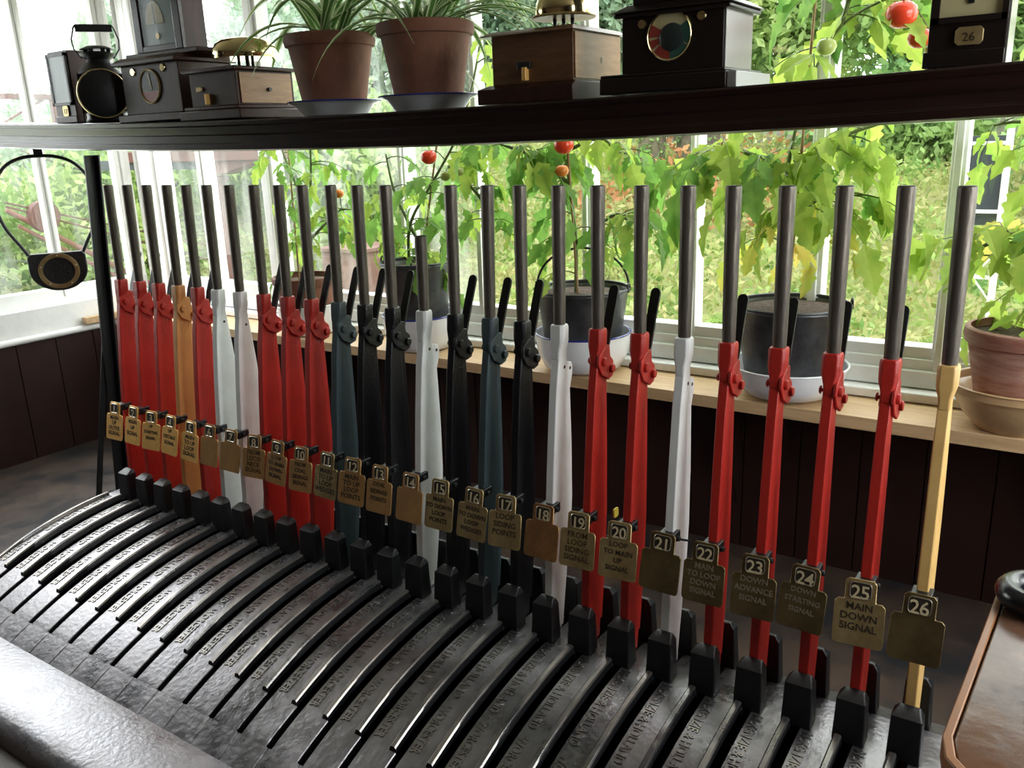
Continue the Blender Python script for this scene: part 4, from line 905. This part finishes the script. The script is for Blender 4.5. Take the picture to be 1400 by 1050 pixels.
def undergrowth(name, n, x0, x1, y0, y1, size, m, label, hmax=.25):
    rg_ = np.random.default_rng(len(name)+n); x = rg_.uniform(x0, x1, n); y = rg_.uniform(y0, y1, n)
    lump = .5+.5*np.sin(x*1.7+1.3*np.sin(y*1.1))*np.cos(y*1.9+x*.6)
    z = gz(x, y) + rg_.uniform(0, 1, n)*hmax*(.3+1.2*lump); o = fastmesh(name, cards(np.stack([x, y, z], 1), size, rg_), None, m)
    tag(o, label, 'undergrowth', kind='stuff'); return o
undergrowth('bank_undergrowth', 70000, -10, 6.0, 4.6, 12.6, .055, BANKL, 'mixed brambles, weeds and grasses covering the bank outside', .40)
undergrowth('lineside_weeds', 9000, -14, -4.5, -4, 4.6, .12, WOODL2, 'green weeds beside the line beyond the left-hand windows', .5)
undergrowth('withered_leaves', 1700, -2.6, .4, 8.2, 11.5, .065, BANKB, 'withered orange-brown leaves around the two tree trunks', .7)
def ellips(n, c, R3, rg_, shell=.55):
    d = rg_.standard_normal((n, 3)); d /= np.linalg.norm(d, axis=1)[:, None]; rr_ = rg_.uniform(shell, 1.0, n)[:, None]
    lump = 1 + .16*np.sin(d[:, :1]*7+c[0])*np.cos(d[:, 1:2]*6+c[1]) + .10*np.sin(d[:, 2:3]*11)
    return np.array(c) + d*rr_*lump*np.array(R3)
def tree(x, y, h, R_, zc, m, label, n=5200, size=.16, trunk=.13, seed=0, group='trees beyond the windows', lean=0, name='broadleaf_tree'):
    rg_ = np.random.default_rng(seed); z0 = float(gz(np.array(float(x)), np.array(float(y)))) - .15; e = empty(name, (x, y, z0)); tag(e, label, 'tree', group)
    rnd = random.Random(seed); top = max(zc - z0, .6)
    pts = [Vector((lean*t + .05*math.sin(5*t+seed), .04*math.cos(4*t+seed), top*1.15*t)) for t in [i/7 for i in range(8)]]
    mb = MB(); mb.tube(pts, [trunk*(1.15-.75*i/7) for i in range(8)], 10)
    for i in range(5):
        a = rnd.uniform(0, 2*PI); q = pts[4+i % 4]; mb.tube([q, q+Vector((math.cos(a)*R_*.4, math.sin(a)*R_*.4, R_*.35)), q+Vector((math.cos(a)*R_*.75, math.sin(a)*R_*.75, R_*.5))], [trunk*.4, trunk*.25, trunk*.1], 6)
    mb.build('trunk', BARK, e, smooth=True)
    cen = np.concatenate([ellips(n//4, (rg_.uniform(-.45, .45)*R_+lean, rg_.uniform(-.35, .35)*R_, zc-z0+rg_.uniform(-.35, .35)*h), (R_*.75, R_*.75, h*.5), rg_) for _ in range(4)])
    fastmesh('crown', cards(cen, size, rg_), None, m, e); return e
# woods above the bank (each its own tree)
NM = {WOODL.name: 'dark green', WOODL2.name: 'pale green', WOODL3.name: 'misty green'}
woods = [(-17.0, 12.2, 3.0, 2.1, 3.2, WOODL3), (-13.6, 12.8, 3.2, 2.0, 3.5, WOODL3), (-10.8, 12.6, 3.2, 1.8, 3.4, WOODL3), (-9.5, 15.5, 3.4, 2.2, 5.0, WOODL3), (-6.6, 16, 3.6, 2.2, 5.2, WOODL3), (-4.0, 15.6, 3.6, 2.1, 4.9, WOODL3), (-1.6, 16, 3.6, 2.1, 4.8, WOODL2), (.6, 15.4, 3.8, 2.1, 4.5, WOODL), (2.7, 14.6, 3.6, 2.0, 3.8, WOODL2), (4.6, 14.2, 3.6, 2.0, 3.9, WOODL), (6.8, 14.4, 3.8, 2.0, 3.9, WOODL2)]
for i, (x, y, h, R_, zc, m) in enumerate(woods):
    tree(x, y, h, R_, zc, m, '%s tree in the woods above the bank, %s' % (NM[m.name], ['behind the tall block instrument', 'right of the tall block instrument', 'above the pale-sided bell box', 'beyond the rust-red post', 'behind the left bell', 'behind the left spider plant', 'behind the right-hand spider plant', 'behind the right-hand bell', 'behind the round-dial instrument', 'behind the case numbered 26', 'at the far right edge'][i]), seed=20+i, n=12000, size=.12, trunk=.16)
near_b = [(4.6, 9.2, 2.1, 1.7, 1.55, WOODL, 'bushy tree on the bank outside, seen between levers 24 and 26'), (-4.6, 6.6, 1.6, 1.3, 1.35, WOODL2, 'light green bush just left of the rust-red canopy post'), (-6.6, 7.2, 2.0, 1.6, 1.5, WOODL2, 'leafy tree left of the corner post'),
    (1.1, 11.6, 1.4, 1.2, 1.5, WOODL, 'bush below the fence, right of the two bare trunks')]
for i, (x, y, h, R_, zc, m, lb) in enumerate(near_b): tree(x, y, h, R_, zc, m, lb, n=7000, size=.085, trunk=.06, seed=60+i, group='bushes beyond the windows', name='leafy_bush')
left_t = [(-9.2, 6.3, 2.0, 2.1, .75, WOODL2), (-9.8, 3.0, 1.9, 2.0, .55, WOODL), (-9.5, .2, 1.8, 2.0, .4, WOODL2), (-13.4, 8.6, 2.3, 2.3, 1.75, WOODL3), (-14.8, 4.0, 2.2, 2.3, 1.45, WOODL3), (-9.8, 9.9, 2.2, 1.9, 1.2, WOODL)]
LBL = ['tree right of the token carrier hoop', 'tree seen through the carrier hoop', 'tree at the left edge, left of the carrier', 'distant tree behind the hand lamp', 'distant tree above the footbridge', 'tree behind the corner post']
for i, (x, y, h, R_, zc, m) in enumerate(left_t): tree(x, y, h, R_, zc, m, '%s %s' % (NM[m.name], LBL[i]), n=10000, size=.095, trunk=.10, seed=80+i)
# two bare trunks with ivy on the bank
def trunk_tree(x, y, r0, label, ivy, seed, lean=.0, top=4.5):
    z0 = float(gz(np.array(x), np.array(y))) - .1; e = empty('ivy_tree', (x, y, z0)); tag(e, label, 'tree')
    pts = [(lean*t + .08*math.sin(4*t), .05*math.sin(3*t), top*t) for t in [i/9 for i in range(10)]]
    MB().tube(pts, [r0*(1.3-.5*i/9) if i else r0*1.6 for i in range(10)], 14).build('trunk', BARK, e, smooth=True)
    rg_ = np.random.default_rng(seed); n = ivy; t = rg_.uniform(.12, 1, n); a = rg_.uniform(0, 2*PI, n); c = np.stack([lean*t+.08*np.sin(4*t)+np.cos(a)*r0*1.15, np.sin(a)*r0*1.15, top*t], 1)
    fastmesh('ivy', cards(c, .06, rg_), None, WOODL, e)
trunk_tree(-1.95, 9.9, .17, 'pale ivy-clad tree trunk on the bank, behind levers 19 and 20', 900, 5, .10)
trunk_tree(-1.42, 10.4, .26, 'thick ivy-clad tree trunk on the bank, left of the mullion by lever 21', 1500, 6, .05)
# ferns
for i, (x, y, lb) in enumerate(((1.0, 5.6, 'bright fern on the bank between levers 21 and 22'), (-.9, 6.9, 'bright fern on the bank behind lever 20'), (-1.5, 7.6, 'small fern below the pale trunk'))):
    z0 = float(gz(np.array(x), np.array(y))) + .05; e = empty('fern', (x, y, z0)); tag(e, lb, 'fern'); rnd = random.Random(i+3); q = []
    for k2 in range(13):
        an = 2*PI*k2/13 + rnd.uniform(-.2, .2); L = rnd.uniform(.35, .55)*(.8 if i == 2 else 1); p = Vector((0, 0, .02)); dr = Vector((math.cos(an), math.sin(an), 1.5)).normalized()
        for j in range(16):
            sd_ = Vector((-math.sin(an), math.cos(an), 0)); w_ = .10*math.sin(PI*(j+1.5)/18)
            for s_ in (-1, 1):
                tip = p + sd_*s_*w_ + dr*.02; q += [p, p + dr*.012 + sd_*s_*w_*.4, tip, p - dr*.008 + sd_*s_*w_*.4]
            p = p + dr*L/16; dr = (dr + Vector((0, 0, -.10))).normalized()
    fastmesh('fronds', np.array([tuple(v) for v in q]), None, FERN, e)
# paling fence on top of the bank
fe = empty('paling_fence', (-1.5, 12.6, float(gz(np.array(-1.5), np.array(12.6))))); tag(fe, 'weathered wooden paling fence along the top of the bank', 'fence')
zz0 = 1.15; b = MB(); b.M = Matrix.Translation((1.5, -12.6, -fe.location.z))
x = -6.0
while x < 5: b.box(x, x+.09, 12.58, 12.61, zz0-.15, zz0+1.05); x += .16
b.build('palings', FENCEM, fe)
b = MB(); b.M = Matrix.Translation((1.5, -12.6, -fe.location.z)); b.box(-6, 5, 12.61, 12.66, zz0+.1, zz0+.2); b.box(-6, 5, 12.61, 12.66, zz0+.75, zz0+.85); b.build('rails', FENCEM, fe)
# rust-red canopy post and beam
ca = empty('station_canopy', (-4.15, 4.0, -.6)); tag(ca, 'rust-red cast iron canopy post with dark beam outside the left-hand windows', 'canopy')
b = MB(); b.M = Matrix.Translation((4.15, -4.0, .6)); b.tube([(-4.16, 4, -.62), (-4.15, 4, 1.45)], .075, 14); b.lathe([(.09, 0), (.11, .03), (.09, .06)], 16, (-4.15, 4, 1.38)); b.build('post', RUST, ca, smooth=True)
b = MB(); b.M = Matrix.Translation((4.15, -4.0, .6)); b.frust((-4.28, -3.98, 3.9, 4.1), (-4.55, -3.35, 3.9, 4.1), 1.46, 1.60); b.box(-5.6, -3.2, 3.85, 4.15, 1.60, 1.72); b.build('bracket', RUST, ca, bev=.01)
b = MB(); b.M = Matrix.Translation((4.15, -4.0, .6)); b.box(-6.4, -4.35, 3.9, 4.6, 1.52, 1.63); b.build('beam', mat('dark_beam', (0.05, 0.06, 0.07), .5), ca)
# brown riveted water tank
wt = empty('riveted_tank', (-3.15, 5.0, -.6)); tag(wt, 'brown riveted iron tank outside, between levers 12 and 13', 'tank')
b = MB(); b.box(-.30, .30, -.3, .3, 0, 1.18); b.box(-.33, .33, -.33, .33, 1.18, 1.23); b.build('tank', mat('tank_brown', (0.17, 0.085, 0.07), .6, c2=(0.25, .15, .13), nscale=5), wt, bev=.01)
b = MB()
for i in range(14):
    z = .06+i*.082
    for x in (-.26, 0, .26): b.lathe([(0, -.012), (.012, -.008), (.014, 0)], 6, (x, -.3, z), 'y')
b.build('rivets', mat('tank_brown', (0, 0, 0)), wt)['kind'] = 'stuff'
# old hand crane with red jib at the far left
cr_ = empty('yard_crane', (-6.0, 3.4, -1.0)); tag(cr_, 'rusty yard crane with red jib and round wheel, behind the token carrier', 'crane')
J = [(-6.2, 2.75, 1.16), (-5.9, 4.9, -.35)]
b = MB(); b.M = Matrix.Translation((6, -3.4, 1)); b.tube([J[0], J[1]], .030, 8); b.tube([(-6.2, 2.85, .98), (-5.9, 4.9, -.50)], .022, 8); b.build('jib', mat('jib_red', (0.22, 0.085, 0.075), .7), cr_)
b = MB(); b.M = Matrix.Translation((6, -3.4, 1)); b.tube([(-6.2, 2.75, 1.20), (-5.9, 5.4, .20)], .012, 6); b.tube([(-6.2, 2.75, 1.24), (-5.9, 5.6, .35)], .012, 6); b.build('tie_rods', RUST, cr_)
b = MB(); b.M = Matrix.Translation((6, -3.4, 1)); b.lathe([(0, -.05), (.17, -.05), (.18, 0), (.17, .05), (0, .05)], 26, (-6.15, 3.12, 1.06), 'x'); b.build('wheel', RUST, cr_, smooth=True)
b = MB(); b.M = Matrix.Translation((6, -3.4, 1)); b.box(-6.2, -5.6, 4.6, 5.4, -1.1, -.35); b.build('base', RUST, cr_, bev=.02)
# footbridge truss, far left
fb = empty('footbridge', (-7, 3.0, -1.0)); tag(fb, 'rust-brown timber footbridge truss crossing at the far left', 'footbridge')
b = MB(); b.M = Matrix.Translation((7, -3.0, 1))
b.box(-7.04, -6.96, -1.6, 4.7, 2.36, 2.42); b.box(-7.04, -6.96, -1.6, 4.7, 1.98, 2.04)
for i in range(7):
    y = -1.2+i*.85; b.box(-7.03, -6.97, y, y+.10, 2.0, 2.40); bar(b, (-7.0, y+.1, 2.02), (-7.0, y+.8, 2.38), .05, .05)
b.build('truss', RUST, fb); b = MB(); b.M = Matrix.Translation((7, -3.0, 1)); b.box(-7.1, -6.9, -1.5, -1.3, -1.1, 2.0); b.box(-7.1, -6.9, .55, .75, -1.1, 2.0); b.build('support', RUST, fb)
# white loading structure at the right
ws = empty('white_ladder', (3.12, 3.6, -.6)); tag(ws, 'white painted metal ladder frame outside at the right-hand window', 'ladder')
b = MB()
for x in (-.10, .12): b.box(x-.018, x+.018, -.018, .018, 0, 2.5)
bar(b, (-.10, 0, 1.3), (.12, 0, 1.6), .012, .012); bar(b, (-.10, 0, 1.6), (.12, 0, 1.3), .012, .012); bar(b, (-.10, 0, .9), (.12, 0, 1.2), .012, .012)
for i in range(6): b.box(-.10, .12, -.01, .01, .3+i*.38, .32+i*.38)
b.build('frame', WPAINT, ws)
hz = MB().box(-.08, .10, .02, .10, 1.75, 2.25).build('dark_panel', mat('dark_beam', (0, 0, 0)), ws)
